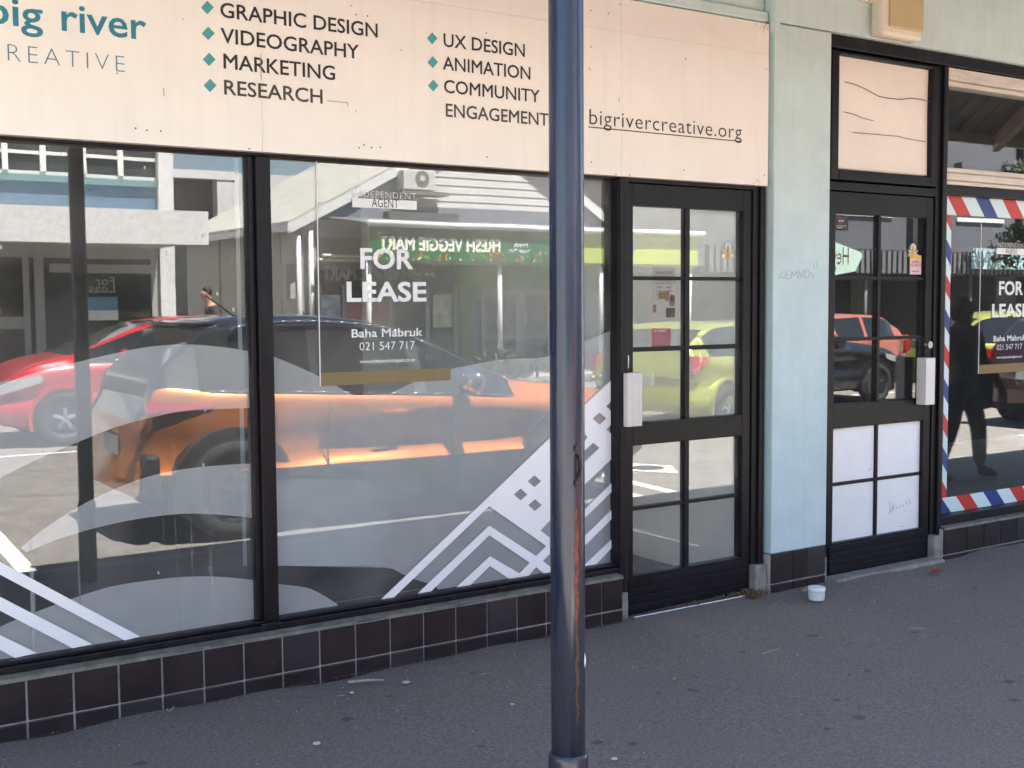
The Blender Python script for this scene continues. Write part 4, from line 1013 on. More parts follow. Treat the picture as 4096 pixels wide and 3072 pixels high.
def mirrors(info, x, z, m, m2=None, s_=1.0):
    for s in (1, -1):
        h = half(info, x); mb = MB().lathe((0, 0, 0), [(.02, -.13), (.07, -.10), (.092, -.02), (.085, .07), (.045, .12), (.01, .13)], 14)
        mb.v = [(info['X'](x)+a*.85, s*(h+.10+c*.95), z+b) for a, b, c in mb.v]
        o = info['local'](mb, "wing_mirror", m, smooth=True)
        mb = MB().tube((info['X'](x), s*(h*.95), z-.05), (info['X'](x), s*(h+.12), z-.06), .035, .045, n=10)
        info['local'](mb, "mirror_arm", CLAD, o, smooth=True)
def handles(info, xs, z, m):
    for x in xs:
        for s in (1, -1):
            h = half(info, x); mb = MB().box(info['X'](x)-.10, info['X'](x)+.10, s*h-.004, s*h+.026, z-.014, z+.014); info['local'](mb, "door_handle", m, bevel=.006)
def seams(info, xs, z0, m=CLAD):
    for x in xs:
        for s in (1, -1):
            mb = MB()
            zs = [(z0, .998), (.46, .999), (.60, .958), (.75, .965), (.86, 1.0), (.94, .955)]
            for (za, ka), (zb_, kb) in zip(zs[:-1], zs[1:]): mb.tube((info['X'](x+(za-.6)*.06), s*half(info, x)*ka, za), (info['X'](x+(zb_-.6)*.06), s*half(info, x)*kb, zb_), .007, n=5)
            info['local'](mb, "door_seam", m)
def plate(info, x, z, rear=True):
    mb = MB().box(min(info['X'](x), info['X'](x)+(.012 if False else .0))-.012, info['X'](x)+.012, -.19, .19, z-.065, z+.065); info['local'](mb, "number_plate", PLATE)

ORANGE = paint("orange_car_paint", (0.56, 0.17, 0.022), 0.45)
BLACKP = paint("black_car_paint", (0.012, 0.012, 0.016), 0.2)
SUVN = -3.10
sx = mir(480, 1800, SUVN)[0]+0.20
suv = car("crossover_car", "orange crossover with a black roof parked at the near kerb behind the viewer", sx+4.16/2, SUVN, 1, 4.16, 1.80,
          [(0, .80), (.05, 1.02), (.18, 1.14), (.40, 1.40), (.52, 1.47), (.9, 1.495), (1.3, 1.495), (1.75, 1.455), (2.1, 1.34), (2.82, .975), (3.3, .93), (3.7, .87), (4.0, .77), (4.16, .56)],
          [(0, .80), (.06, 1.0), (.2, 1.04), (.36, .995), (.75, .977), (2.3, .895), (3.1, .835), (3.6, .80), (3.95, .72), (4.16, .5)],
          [(0, .60), (.45, .66), (1.2, .70), (2.0, .69), (2.8, .80), (3.4, .86), (4.16, .8)],
          (.08, .40), (1.92, 2.82), (.12, 2.78), (.30, 1.20, 2.02), (.59, 3.23), ORANGE, BLACKP, RIMD, pinch=((0, .70), (.12, .84), (.45, .97), (.8, 1), (.80, 1), (.95, .95), (1, .80)))
lamp_wedge(suv, "tail_lamp", 0.05, 0.46, .86, .95, .895, .915, TAIL, 0.008)
lamp_wedge(suv, "head_lamp", 3.60, 4.10, .74, .86, .66, .76, HEAD, 0.012)
mirrors(suv, 2.32, 1.00, CHROME); handles(suv, (1.74,), .80, ORANGE); seams(suv, (1.25, 2.22), .30); plate(suv, 0.0, .62)
for s in (1, -1):
    mb = MB(); n = 14; q = []
    for i in range(n+1):
        x = .62+1.55*i/n; zr = float(np.interp(x, suv['tx'], suv['zt'])); q.append((suv['X'](x), s*.655, zr-.050+(-.03 if i in (0, n) else 0)))
    for a, b in zip(q[:-1], q[1:]): mb.tube(a, b, .015, n=8)
    suv['local'](mb, "roof_rail", CHROME, smooth=True)
    mb = MB(); n = 16; h = half(suv, .95)          # fuel flap
    if s > 0:
        for i in range(n):
            t0_, t1_ = 2*math.pi*i/n, 2*math.pi*(i+1)/n
            sq = lambda t: (suv['X'](.98)+.10*math.copysign(abs(math.cos(t))**.5, math.cos(t)), h*.985, .79+.085*math.copysign(abs(math.sin(t))**.5, math.sin(t)))
            mb.tube(sq(t0_), sq(t1_), .004, n=5)
        suv['local'](mb, "fuel_flap", CLAD)
    mb = MB(); q = [(suv['X'](x), s*half(suv, x)*.952, float(np.interp(x, suv['tx'], suv['zb']))+.006) for x in np.linspace(.45, 2.75, 14)]
    for a, b in zip(q[:-1], q[1:]): mb.tube(a, b, .009, n=6)
    suv['local'](mb, "window_trim", CHROME, smooth=True)
suv['local'](MB().box(.30-2.08, .58-2.08, -.56, .56, 1.425, 1.45), "spoiler", BLACKP, bevel=.01)
suv['local'](MB().tube((.80-2.08, .3, 1.47), (.58-2.08, .3, 1.63), .007, .005, n=6).lathe((.82-2.08, .3, 1.46), [(.05, 0), (.03, .03), (.01, .035)], 10), "antenna", BLACKP)
suv['local'](MB().box(.02-2.08, .12-2.08, -.62, .70, .30, .60), "rear_bumper", CLAD, bevel=.03)

REDP = paint("red_car_paint", (0.50, 0.012, 0.022), 0.2)
RN = -9.45
rx = mir(-60, 1600, RN)[0]
HATCH_TOP = lambda L, H: [(0, .70), (.05, .96), (.12, 1.02), (.50, H*.93), (.72, H*.985), (1.3, H), (1.9, H*.985), (2.3, H*.94), (3.1*L/4, 1.00), (3.45*L/4, .94), (L-.3, .80), (L, .52)]
HATCH_BELT = lambda L: [(0, .66), (.1, .93), (2.0, .90), (3.0*L/4, .91), (3.45*L/4, .86), (L-.3, .74), (L, .5)]
HATCH_ROOF = lambda L: [(0, .66), (.6, .68), (1.5, .71), (2.2, .70), (2.9*L/4, .82), (L-.4, .86), (L, .8)]
def hatch(name, label, x_end, ynear, head, L, H, col, rim=None, wr=.30, tail=True):
    """x_end: tail position for head = 1, nose position for head = -1"""
    c = car(name, label, x_end+L/2, ynear, head, L, 1.70, HATCH_TOP(L, H), HATCH_BELT(L), HATCH_ROOF(L), (.12, .52), (2.28, 3.08*L/4), (.42, 2.95*L/4), (1.25, 2.05), (.72, L-.82), col, None, rim, clad=False, wr=wr)
    lamp_wedge(c, "tail_lamp", 0.02, 0.34, .74, .95, .88, .93, TAIL, .012); lamp_wedge(c, "head_lamp", L-.60, L-.06, .72, .80, .56, .72, HEAD, .012)
    mirrors(c, 2.55*L/4, .98, col); handles(c, (1.0, 1.85), .76, col); seams(c, (1.22, 2.2), .3); plate(c, 0.0, .66); plate(c, L, .42)
    return c
hatch("hatchback_car", "red hatchback heading left in the far lane of the street", rx, RN, -1, 4.1, 1.44, REDP)
LIME = paint("lime_car_paint", (0.32, 0.35, 0.045), 0.3)
LN = -5.4
lx = mir(2705, 1450, LN)[0]
hatch("hatchback_car", "lime green hatchback in the near lane beyond the empty parking bay", lx, LN, 1, 3.6, 1.33, LIME)
lime_root = bpy.data.objects['hatchback_car.001']; lime_root.location.x, lime_root.location.y = 10.60, -6.95; lime_root.rotation_euler.z = math.radians(-20)
SALM = paint("salmon_car_paint", (0.56, 0.17, 0.10), 0.4)
hx = mirt(3668, 1420, -9.5)[0]
hatch("hatchback_car", "salmon orange hatchback heading left on the far side of the street", hx-3.75, -9.5, -1, 3.75, 1.34, SALM)
hatch("hatchback_car", "lime yellow hatchback further up the near lane", 0, LN, 1, 4.0, 1.40, LIME)
lime2 = bpy.data.objects['hatchback_car.003']; q = mir(3835, 1300, -6.4)[0]; ca_, sa_ = math.cos(math.radians(22)), math.sin(math.radians(22))
lime2.location.x, lime2.location.y = q+.85*sa_+2.0*ca_, -6.4-.85*ca_+2.0*sa_; lime2.rotation_euler.z = math.radians(22)
MARO = paint("shaded_maroon_paint", (0.045, 0.004, 0.006), 0.2)  # maroon darkened: the shade over this car is put into its colour
hatch("hatchback_car", "maroon hatchback parked at the near kerb up the street", mir(4085, 1500, -3.3)[0]+1.5, -3.3, 1, 4.0, 1.40, MARO)
bx0 = mirt(3650, 1430, -7.7)[0]
bk = car("coupe_car", "low black coupe in the near lane ahead of the first lime car", bx0-1.95, -7.7, 1, 3.9, 1.70, [(0, .72), (.1, .98), (.45, 1.24), (.8, 1.30), (1.4, 1.29), (1.8, 1.20), (2.5, .96), (3.2, .88), (3.6, .78), (3.9, .5)],
         [(0, .66), (.1, .90), (1.5, .88), (2.5, .86), (3.2, .80), (3.6, .70), (3.9, .45)], [(0, .66), (.6, .68), (1.3, .70), (1.9, .70), (2.5, .82), (3.5, .86), (3.9, .8)], (.1, .45), (1.62, 2.45), (.4, 2.4), (.9, 1.5), (.75, 3.1), BLACKP, None, RIMD, clad=False, wr=.30)
lamp_wedge(bk, "tail_lamp", 0.02, 0.34, .74, .88, .84, .87, TAIL, .008); lamp_wedge(bk, "head_lamp", 3.3, 3.8, .68, .76, .54, .66, HEAD, .008); mirrors(bk, 2.1, .95, BLACKP); seams(bk, (.9, 1.9), .3); plate(bk, 0.0, .6)

# ================================================================== BUILDINGS ACROSS THE STREET
YV, YF = -15.3, -18.0
def bxs(name, x0, x1, y0, y1, z0, z1, m, parent, bevel=0.0): return box(name, min(x0, x1), max(x0, x1), min(y0, y1), max(y0, y1), min(z0, z1), max(z0, z1), m, parent, bevel)
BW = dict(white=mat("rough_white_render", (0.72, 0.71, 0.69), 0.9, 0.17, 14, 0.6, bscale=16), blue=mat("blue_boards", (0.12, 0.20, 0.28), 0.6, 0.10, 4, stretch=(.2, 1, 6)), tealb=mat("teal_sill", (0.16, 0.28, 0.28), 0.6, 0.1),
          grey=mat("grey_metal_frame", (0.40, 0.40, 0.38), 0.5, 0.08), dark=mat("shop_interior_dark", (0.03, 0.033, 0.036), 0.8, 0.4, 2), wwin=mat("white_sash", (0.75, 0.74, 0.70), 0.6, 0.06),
          pane=mat("far_window_glass", (0.045, 0.05, 0.05), 0.06, 0.2, 2, spec=0.6), tan=mat("grey_beige_wall", (0.42, 0.41, 0.37), 0.85, 0.08, 2), roof=mat("old_white_roof", (0.42, 0.41, 0.37), 0.8, 0.16, 2.5, 0.4, spots=[(2.5, .25, (.38, .27, .18), .5)]),  # tan: one even grey-beige for walls and soffits
          rust=mat("rusty_roof", (0.40, 0.27, 0.16), 0.9, 0.3, 6), flash=mat("blue_grey_flashing", (0.20, 0.22, 0.26), 0.5, 0.06), lime=mat("lime_fascia", (0.42, 0.50, 0.06), 0.8, 0.06, 8, 0.3), green=mat("dark_green_banner", (0.015, 0.13, 0.045), 0.5, 0.3, 9),
          greenp=mat("green_pillar", (0.24, 0.34, 0.10), 0.7, 0.08), gutter=mat("white_gutter", (0.75, 0.75, 0.74), 0.4, 0.05), board=mat("white_weatherboard", (0.60, 0.59, 0.57), 0.75, 0.06, 5), slate=mat("slate_wall", (0.11, 0.115, 0.13), 0.8, 0.08, 2),
          corr=mat("grey_corrugated", (0.15, 0.155, 0.165), 0.5, 0.08, 3), ac=mat("ac_white", (0.62, 0.60, 0.55), 0.5, 0.05), acg=mat("ac_grille", (0.18, 0.18, 0.17), 0.5, 0.1))
# --- blue and white block on the left
lb = tag(empty("corner_building", (0, YF, 0)), "blue and white two storey shop block with a white verandah across the street", "building")
xp0, xp1 = mir(640, 1200, YF)[0], mir(700, 1200, YF)[0]
zf0, zf1 = mir(835, 980, YV)[1], mir(835, 845, YV)[1]
xe = mir(835, 900, YV)[0]
bxs("verandah_fascia", -14, xe, YV-.14, YV, zf0, zf1, BW['white'], lb)
bxs("verandah_roof", -14, xe-.02, YF, YV-.141, zf1-.16, zf1-.04, BW['white'], lb)
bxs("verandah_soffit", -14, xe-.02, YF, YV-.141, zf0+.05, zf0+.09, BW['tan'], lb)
bxs("pilaster", xp0, xp1, YF-.3, YF+.10, 0, 6.2, BW['white'], lb)
zs_ = mir(560, 720, YF)[1]; zbl = mir(560, 745, YF)[1]
bxs("wall", -14, xp0-.002, YF-.35, YF-.02, zf1-.2, zbl, BW['blue'], lb)
bxs("sill_band", -14, xp0-.003, YF-.35, YF+.06, zbl, zs_, BW['tealb'], lb)
bxs("wall", -14, xp0-.004, YF-.9, YF-.6, zs_, 6.2, BW['dark'], lb)
bxs("side_wall", xp1-.28, xp1-.01, YF-7, YF-.31, 0, 6.2, BW['white'], lb)
bxs("roof", -14, xp1, YF-7, YF+.12, 6.2, 6.4, BW['white'], lb)
uw = box("upper_window", -14, xp0-.01, YF-.08, YF-.02, zs_, zs_+.07, BW['wwin'], lb)
ztr = mir(335, 620, YF)[1]
box("pane", -14, xp0-.01, YF-.062, YF-.056, zs_+.07, 6.0, BW['pane'], uw)
for px in (20, 175, 335, 480): 
    x = mir(px, 650, YF)[0]; box("mullion", x-.05, x+.05, YF-.054, YF+.005, zs_+.07, 6.1, BW['wwin'], uw)
box("transom", -14, xp0-.02, YF-.053, YF-.005, ztr-.03, ztr+.03, BW['wwin'], uw)
sw = box("shop_window", -14, xp0-.01, YF-.10, YF-.02, 0, .25, BW['grey'], lb)
box("pane", -14, xp0-.01, YF-.062, YF-.056, .25, zf0+.05, BW['pane'], sw)
zt_ = mir(400, 1075, YF)[1]
box("transom", mir(165, 1, YF)[0], xp0-.02, YF-.054, YF-.0, zt_-.08, zt_+.08, BW['grey'], sw)
box("head", -14, xp0-.02, YF-.054, YF-.0, zf0-.15, zf0+.05, BW['grey'], sw)
for px, w_ in ((160, .08), (108, .05), (-60, .08), (628, .09)):
    x = mir(px, 1200, YF)[0]; box("mullion", x-w_, x+w_, YF-.053, YF+.002, .25, zf0-.151, BW['grey'], sw)
box("door_rail", mir(0, 1290, YF)[0]-2, mir(100, 1290, YF)[0], YF-.053, YF+.003, mir(50, 1300, YF)[1]-.08, mir(50, 1270, YF)[1], BW['grey'], sw)
nx0, nz1 = mir(345, 1190, YF); nx1, nz0 = mir(475, 1283, YF)
ln = tag(box("lease_poster", nx0, nx1, YF-.050, YF-.045, nz0, nz1, mat("poster_blue", (0.16, 0.32, 0.46), 0.5, 0.05)), "blue lease poster in the window across the street", "poster")
box("poster_foot", nx0, nx1, YF-.044, YF-.042, nz0, nz0+.18, 'letter', ln)
text("lettering", "For", 'pencil', mir(460, 1140, YF)[0], mir(460, 1142, YF)[1], .35, .16, YF-.043, sw, face=1, bold=.01); text("lettering", "Lease", 'pencil', mir(462, 1172, YF)[0], mir(462, 1172, YF)[1], .60, .16, YF-.043, sw, face=1, bold=.01)
# --- pale building further back in the gap
gb = tag(empty("rear_building", (0, -27, 0)), "pale rendered building standing back in the gap across the street", "building")
gx0, gx1 = mir(690, 700, -27)[0], mir(940, 700, -27)[0]
gz1_ = mir(800, 678, -27)[1]; gz0_ = mir(800, 712, -27)[1]
bxs("wall", gx0-1, gx1-.02, -31, -27.4, 0, gz0_, BW['dark'], gb); bxs("beam", gx0-1, gx1, -27.4, -27, gz0_, gz1_, BW['white'], gb); bxs("post", gx1-.5, gx1-.001, -27.39, -27.02, 0, gz0_-.001, BW['white'], gb)
bxs("wall", gx1+.02, gx1+6, -33, -29.5, 0, mir(960, 690, -29.5)[1], BW['white'], gb)
# --- the greengrocer
gm = tag(empty("greengrocer_shop", (12, YF, 0)), "white gabled greengrocer shop with a lime green verandah across the street", "building")
x_l, z_e = mir(1210, 862, YF); xu, zu_ = mir(1580, 665, YF); sl = (zu_-z_e)/(xu-x_l)
xr_, zr_ = mir(2420, 868, YF); xr2, zr2 = mir(2320, 780, YF); sl2 = (zr2-zr_)/(xr_-xr2)
xap = (zr_+sl2*xr_-z_e+sl*x_l)/(sl+sl2); zap = z_e+sl*(xap-x_l)
xr0 = xr_+(zr_-z_e)/sl2
# weatherboards of the gable, one by one, lapped
bh = 0.17; k = 0; z = z_e-0.42
while z < zap-.1:
    za, zb_ = z, min(z+bh, zap-.03); f_ = lambda zz: (max(x_l+.05, x_l+(zz-z_e)/sl+.05), min(xr0-.05, xr0-(zz-z_e)/sl2-.05))
    a, b = f_(za), f_(zb_)
    if b[1]-b[0] > .15:
        MB().add([(a[0], YF-.036, za), (a[1], YF-.036, za), (b[1], YF-.05, zb_), (b[0], YF-.05, zb_), (a[0], YF-.10, za), (a[1], YF-.10, za), (b[1], YF-.10, zb_), (b[0], YF-.10, zb_)],
                 [(0, 1, 2, 3), (4, 7, 6, 5), (0, 4, 5, 1), (2, 6, 7, 3), (1, 5, 6, 2), (0, 3, 7, 4)]).build("weatherboard", BW['board'], gm)
    z += bh
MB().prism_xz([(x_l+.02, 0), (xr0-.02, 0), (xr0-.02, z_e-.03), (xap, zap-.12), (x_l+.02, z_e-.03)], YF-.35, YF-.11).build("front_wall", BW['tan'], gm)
RL = 7.0
for s, xe_ in ((1, x_l), (-1, xr0)):
    th = .06; ov = .35; sl_ = sl if s == 1 else sl2
    p = [(xe_-s*ov, z_e-ov*sl_), (xap, zap), (xap, zap+th), (xe_-s*ov, z_e-ov*sl_+th)]
    MB().prism_xz(p, YF-RL, YF+.10).build("roof", BW['roof'], gm)
    p = [(xe_-s*ov, z_e-ov*sl_-.20), (xap, zap-.20), (xap, zap-.003), (xe_-s*ov, z_e-ov*sl_-.003)]
    MB().prism_xz(p, YF+.08, YF+.13).build("barge_board", BW['gutter'], gm)
MB().box(x_l-.38, x_l-.12, YF-RL, YF-RL+1.6, z_e-.15, z_e+.05).build("rusty_eave", BW['rust'], gm)
bxs("eave_gutter", x_l-.42, x_l-.30, YF-RL, YF+.25, z_e-.32, z_e-.20, BW['gutter'], gm)
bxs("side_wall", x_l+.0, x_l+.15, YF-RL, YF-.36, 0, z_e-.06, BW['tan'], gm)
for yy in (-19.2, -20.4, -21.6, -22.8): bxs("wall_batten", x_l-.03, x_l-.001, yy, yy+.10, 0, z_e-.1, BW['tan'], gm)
MB().tube((x_l-.10, YF+.02, 0), (x_l-.10, YF+.02, z_e-.4), .05, n=12).build("downpipe", BW['gutter'], gm, smooth=True)
MB().tube((x_l+.16, YF+.04, 0), (x_l+.16, YF+.04, z_e-.3), .05, n=12).build("downpipe", BW['gutter'], gm, smooth=True)
mbx = box("meter_box", x_l-.24, x_l-.03, YF-.6, YF-.3, 1.55, 2.25, BW['tan'], gm)
# verandah
vx0 = mir(1475, 900, YV)[0]; vx1 = mir(2790, 930, YV)[0]; vz1 = mir(1475, 893, YV)[1]; vz0 = mir(1475, 1028, YV)[1]
vz0 = 0.5*(vz0+mir(2700, 1068, YV)[1]); vz1 = 0.5*(vz1+mir(2700, 945, YV)[1])
vxw = mir(1300, 870, YF)[0]
MB().add([(vxw, YF-.01, vz1+.34), (vx1, YF-.01, vz1+.34), (vx1, YV-.05, vz1+.05), (vx0-.05, YV-.05, vz1+.05), (vxw, YF-.01, vz1+.30), (vx1, YF-.01, vz1+.30), (vx1, YV-.05, vz1+.01), (vx0-.05, YV-.05, vz1+.01)],
         [(0, 1, 2, 3), (4, 7, 6, 5), (0, 3, 7, 4), (1, 5, 6, 2), (2, 6, 7, 3)]).build("verandah_roof", BW['corr'], gm)
bxs("flashing", x_l+.3, xr0, YF-.008, YF+.02, vz1+.28, vz1+.62, BW['flash'], gm)
MB().tube((vx0-.05, YV+.065, vz1+.03), (vx1+.12, YV+.065, vz1+.03), .062, n=14).build("gutter", BW['gutter'], gm, smooth=True)
bnx = mir(2288, 960, YV)[0]
bxs("fascia", vx0, vx1, YV-.04, YV, vz0, vz1, BW['lime'], gm)
for px in (1487, 2012, 2418, 2772):
    x = mir(px, 1150, YV)[0]
    MB().tube((x, YV-.12, 0), (x, YV-.12, vz0+.2), .05, n=12).build("verandah_post", BW['gutter'], gm, smooth=True)
bxs("beam", vx0, vx1, YV-.18, YV-.06, vz0-.06, vz0+.1, BW['tan'], gm)
bn = tag(empty("shop_banner", (vx0, YV+.02, vz0)), "dark green shop banner with white lettering on the verandah across the street", "sign")
bxs("banner", vx0+.01, bnx, YV+.003, YV+.02, vz0-.01, vz1-.02, BW['green'], bn)
H_ = vz1-vz0
tl, tr = mir(1515, 1000, YV)[0], mir(1998, 1000, YV)[0]
text("lettering", "FRESH VEGGIE MART", mat("banner_outline", (0.45, 0.55, 0.06), 0.5), tr+.02, vz0+.30*H_, tr-tl+.04, .36*H_, YV+.0215, bn, face=1, bold=.055, shear=-.0)
text("lettering", "FRESH VEGGIE MART", 'letter', tr, vz0+.30*H_, tr-tl, .36*H_, YV+.0235, bn, face=1, bold=.03)
tl, tr = mir(2055, 1000, YV)[0], mir(2108, 1000, YV)[0]
text("lettering", "Fresh", 'letter', mir(2102, 1, YV)[0], vz0+.46*H_, mir(2102, 1, YV)[0]-mir(2047, 1, YV)[0], .14*H_, YV+.0215, bn, face=1, bold=.01)
text("lettering", "Veggie Mart", 'letter', mir(2112, 1, YV)[0], vz0+.30*H_, mir(2112, 1, YV)[0]-mir(2024, 1, YV)[0], .11*H_, YV+.0215, bn, face=1, bold=.01)
vg = {c: MB() for c in ('carrot', 'radish', 'onion', 'herb')}
for k in range(150):
    c = random.choice(list(vg)); x = random.uniform(vx0+.05, bnx-.05); z = random.choice((vz0+abs(random.gauss(0, .10))*1.0+.01, vz1-.05-abs(random.gauss(0, .08)))); r = random.uniform(.018, .04); a = random.random()*6
    n = 7; ex = 2.2 if c in ('carrot', 'herb') else 1
    pts = [(x+r*ex*math.cos(2*math.pi*i/n)*math.cos(a)-r*.6*math.sin(2*math.pi*i/n)*math.sin(a), YV+.0208, min(vz1-.03, max(vz0, z+r*ex*math.cos(2*math.pi*i/n)*math.sin(a)+r*.6*math.sin(2*math.pi*i/n)*math.cos(a)))) for i in range(n)]
    vg[c].add(pts, [tuple(range(n))])
for c, colr in (('carrot', (.75, .22, .03)), ('radish', (.55, .03, .04)), ('onion', (.7, .66, .5)), ('herb', (.16, .34, .06))):
    vg[c].build("printed_"+c, mat("print_"+c, colr, .5, .1), bn)["kind"] = 'stuff'
# shopfront under the verandah
ix0, ix1 = mir(1265, 1115, YF)[0], mir(1830, 1115, YF)[0]; iz1, iz0 = mir(1290, 1080, YF)[1], mir(1290, 1140, YF)[1]
bxs("sign_panel", ix0, ix1, YF-.1, YF+.02, iz0, iz1, mat("old_sign_dark", (.10, .095, .085), .5, .2), gm)
tl, tr = mir(1290, 1130, YF)[0], mir(1735, 1130, YF)[0]
text("lettering", "FRESH VEGGIE MART", mat("old_sign_letter", (.48, .46, .42), .6), tr, iz0+.1, tr-tl, .26, YF+.022, gm, face=1, bold=.03)
wv = box("front_window", ix0, ix1, YF-.10, YF-.005, 0, .3, BW['dark'], gm)
box("pane", ix0, ix1, YF-.07, YF-.06, .3, iz0-.01, BW['pane'], wv)
for px in (1280, 1380, 1565, 1710, 1825):
    x = mir(px, 1300, YF)[0]; box("mullion", x-.05, x+.05, YF-.055, YF+.01, .3, iz0-.01, BW['grey'], wv)
for (pa0, pb0), colr in ((((1285, 1180), (1368, 1290)), (0.54, 0.61, 0.65)), (((1385, 1200), (1560, 1300)), (0.54, 0.29, 0.22)), (((1735, 1180), (1812, 1310)), (0.72, 0.65, 0.5)), (((1735, 1340), (1812, 1440)), (0.18, 0.2, 0.11))):
    a, b = mir(*pa0, YF), mir(*pb0, YF); box("window_poster", a[0], b[0], YF-.058, YF-.052, b[1], a[1], mat("veg_poster", colr, .5, .6, 5), wv)
gx = mir(1830, 1200, YF)[0]; gx2 = mir(1862, 1200, YF)[0]
bxs("green_pillar", gx, gx2+.05, YF-.3, YF+.12, 0, vz1+.25, BW['greenp'], gm)
bxs("green_wall", gx2+.06, xr0, YF-.1, YF-.01, mir(2000, 1160, YF)[1], vz1+.25, BW['greenp'], gm)
dx0, dx1 = mir(1935, 1200, YF)[0], mir(2330, 1200, YF)[0]; dz = mir(2000, 1160, YF)[1]
dd = box("entrance_door", dx0, dx1, YF-.10, YF-.02, dz-.12, dz-.002, BW['grey'], gm)
box("pane", dx0, dx1, YF-.075, YF-.068, .02, dz-.12, BW['pane'], dd)
for px in (1935, 2075, 2090, 2200): 
    x = mir(px, 1300, YF)[0]; box("stile", x-.06, x+.06, YF-.066, YF+.0, .02, dz-.12, BW['grey'], dd)
box("rail", dx0, dx1, YF-.064, YF-.004, mir(2000, 1350, YF)[1]-.04, mir(2000, 1350, YF)[1]+.04, BW['grey'], dd)
for px in (2080, 2092): x = mir(px, 1, YF)[0]; MB().tube((x, YF+.03, .95), (x, YF+.03, 1.25), .02, n=8).build("handle", CHROME, dd)
for k in range(2):
    a = mir(1290+20*k, 1022+14*k, -17.2); MB().tube((a[0], -17.2-.5*k, a[1]), (a[0]+1.6, -17.2-.5*k, a[1]), .03, n=8).build("strip_lamp", mat("tube_light", (.8, .72, .55), .4), gm)
# air conditioner on the gable
ax0, az1 = mir(1607, 678, YF+.3); ax1, az0 = mir(1737, 765, YF+.3)
ac = box("air_conditioner", ax0, ax1, YF+.06, YF+.40, az0, az1, BW['ac'], gm, 0.02)
fx_, fz_ = mir(1692, 715, YF+.40)
MB().tube((fx_, YF+.395, fz_), (fx_, YF+.408, fz_), (az1-az0)*.40, n=26).build("fan_grille", BW['acg'], ac); MB().tube((fx_, YF+.405, fz_), (fx_, YF+.42, fz_), .06, n=14).build("fan_hub", BW['ac'], ac)
box("bracket", ax0-.05, ax1+.3, YF+.0, YF+.42, az0-.10, az0-.02, BW['acg'], ac)
box("shelf", ax0-.3, ax1+.6, YF+.0, YF+.30, az0-.75, az0-.45, mat("old_beam", (.10, .10, .11), .8), gm)
# --- grey block on the right
rb = tag(empty("grey_building", (26, YF, 0)), "grey two storey block with a corrugated verandah and dark shopfronts across the street", "building")
rx0 = vx1+.35; rzt = mir(3500, 1002, YV)[1]; rzb = mir(3500, 1092, YV)[1]
bxs("wall", xr0+.3, 75, YF-5, YF-.02, rzb+.2, 8.5, BW['slate'], rb)
bxs("lower_wall", xr0+.3, 75, YF-5, YF-.9, 0, rzb+.19, BW['dark'], rb)
MBc = MB(); x = rx0
while x < 62: MBc.box(x, x+.12, YV-.06, YV-.005, rzb, rzt); x += .20
MBc.build("corrugated_rib", BW['corr'], rb)["kind"] = 'stuff'
bxs("verandah_fascia", rx0, 75, YV-.16, YV-.061, rzb-.02, rzt+.03, BW['dark'], rb)
bxs("verandah_roof", rx0, 75, YF-.01, YV-.161, rzb+.02, rzb+.12, BW['corr'], rb)
x = rx0+2
i = 0
while x < 60:
    wn_ = bxs("upper_window", x, x+2.3, YF-.019, YF+.03, rzt+1.1, rzt+1.22, BW['wwin'], rb)
    box("pane", x+.05, x+2.25, YF-.018, YF-.012, rzt+1.22, rzt+2.6, BW['pane'], wn_); box("window_hood", x-.1, x+2.4, YF-.019, YF+.25, rzt+2.6, rzt+2.8, BW['slate'], wn_)
    bxs("wall_pier", x+3.0, x+3.5, YF-.019, YF+.18, rzt+.2, 8.4, BW['dark'], rb)
    x += 5.2
for x in np.arange(rx0+1.2, 60, 4.2): MB().tube((x, YV-.2, 0), (x, YV-.2, rzb), .045, n=10).build("verandah_post", BW['corr'], rb, smooth=True)
for x in np.arange(rx0+2, 60, 3.4): box("shopfront_panel", x, x+1.1, YF-.899, YF-.85, .1, 2.2, mat("shopfront_dim", (.09, .085, .08), .5, .5, 3), rb)
# --- hanging signs
hy = YV+.12
hs = tag(empty("hair_sign", (0, hy, 2.5)), "pale green six sided sign with brown lettering under the far verandah", "sign")
hx1_, hzc = mirt(3450, 1040, hy); hzt, hzb = mirt(3330, 970, hy)[1], mirt(3330, 1105, hy)[1]; hx0_ = mirt(3330, 1040, hy)[0]; mxs = hx0_-.4
MB().prism_xz([(mxs-(hx1_-mxs), (hzt+hzb)/2), (hx0_-.9, hzb), (hx0_+.10, hzb+.02), (hx1_-.25, hzb+.12), (hx1_, (hzt+hzb)/2+.1), (hx1_-.05, hzt-.22), (hx0_, hzt+.03), (hx0_-.8, hzt+.03)], hy-.06, hy).build("sign_panel", mat("mint_sign", (.50, .66, .56), .5, .03), hs)
text("lettering", "Hey", mat("sign_brown", (.07, .035, .025), .6), mirt(3408, 1, hy)[0], (hzt+hzb)/2-.12, mirt(3408, 1, hy)[0]-mirt(3342, 1, hy)[0], .40, hy+.003, hs, face=1, bold=-.005)
ms_ = tag(empty("massage_sign", (0, hy, 2.5)), "pale blue rectangular sign with grey script on the far verandah", "sign")
a, b = mir(3893, 992, hy), mir(4160, 1080, hy)
box("sign_panel", a[0], b[0], hy-.05, hy, b[1], a[1], mat("pale_blue_sign", (.42, .62, .66), .5, .04), ms_)
q = mir(4075, 1052, hy)
text("lettering", "massage", mat("sign_grey", (.12, .15, .18), .6), q[0], q[1], q[0]-mir(3905, 1, hy)[0], .42, hy+.003, ms_, face=1, bold=-.01)
pk = tag(empty("parking_sign", (0, -12, 0)), "blue parking sign on a thin post on the far side of the street", "sign")
a, b = mir(2505, 958, -14.9), mir(2538, 1016, -14.9)
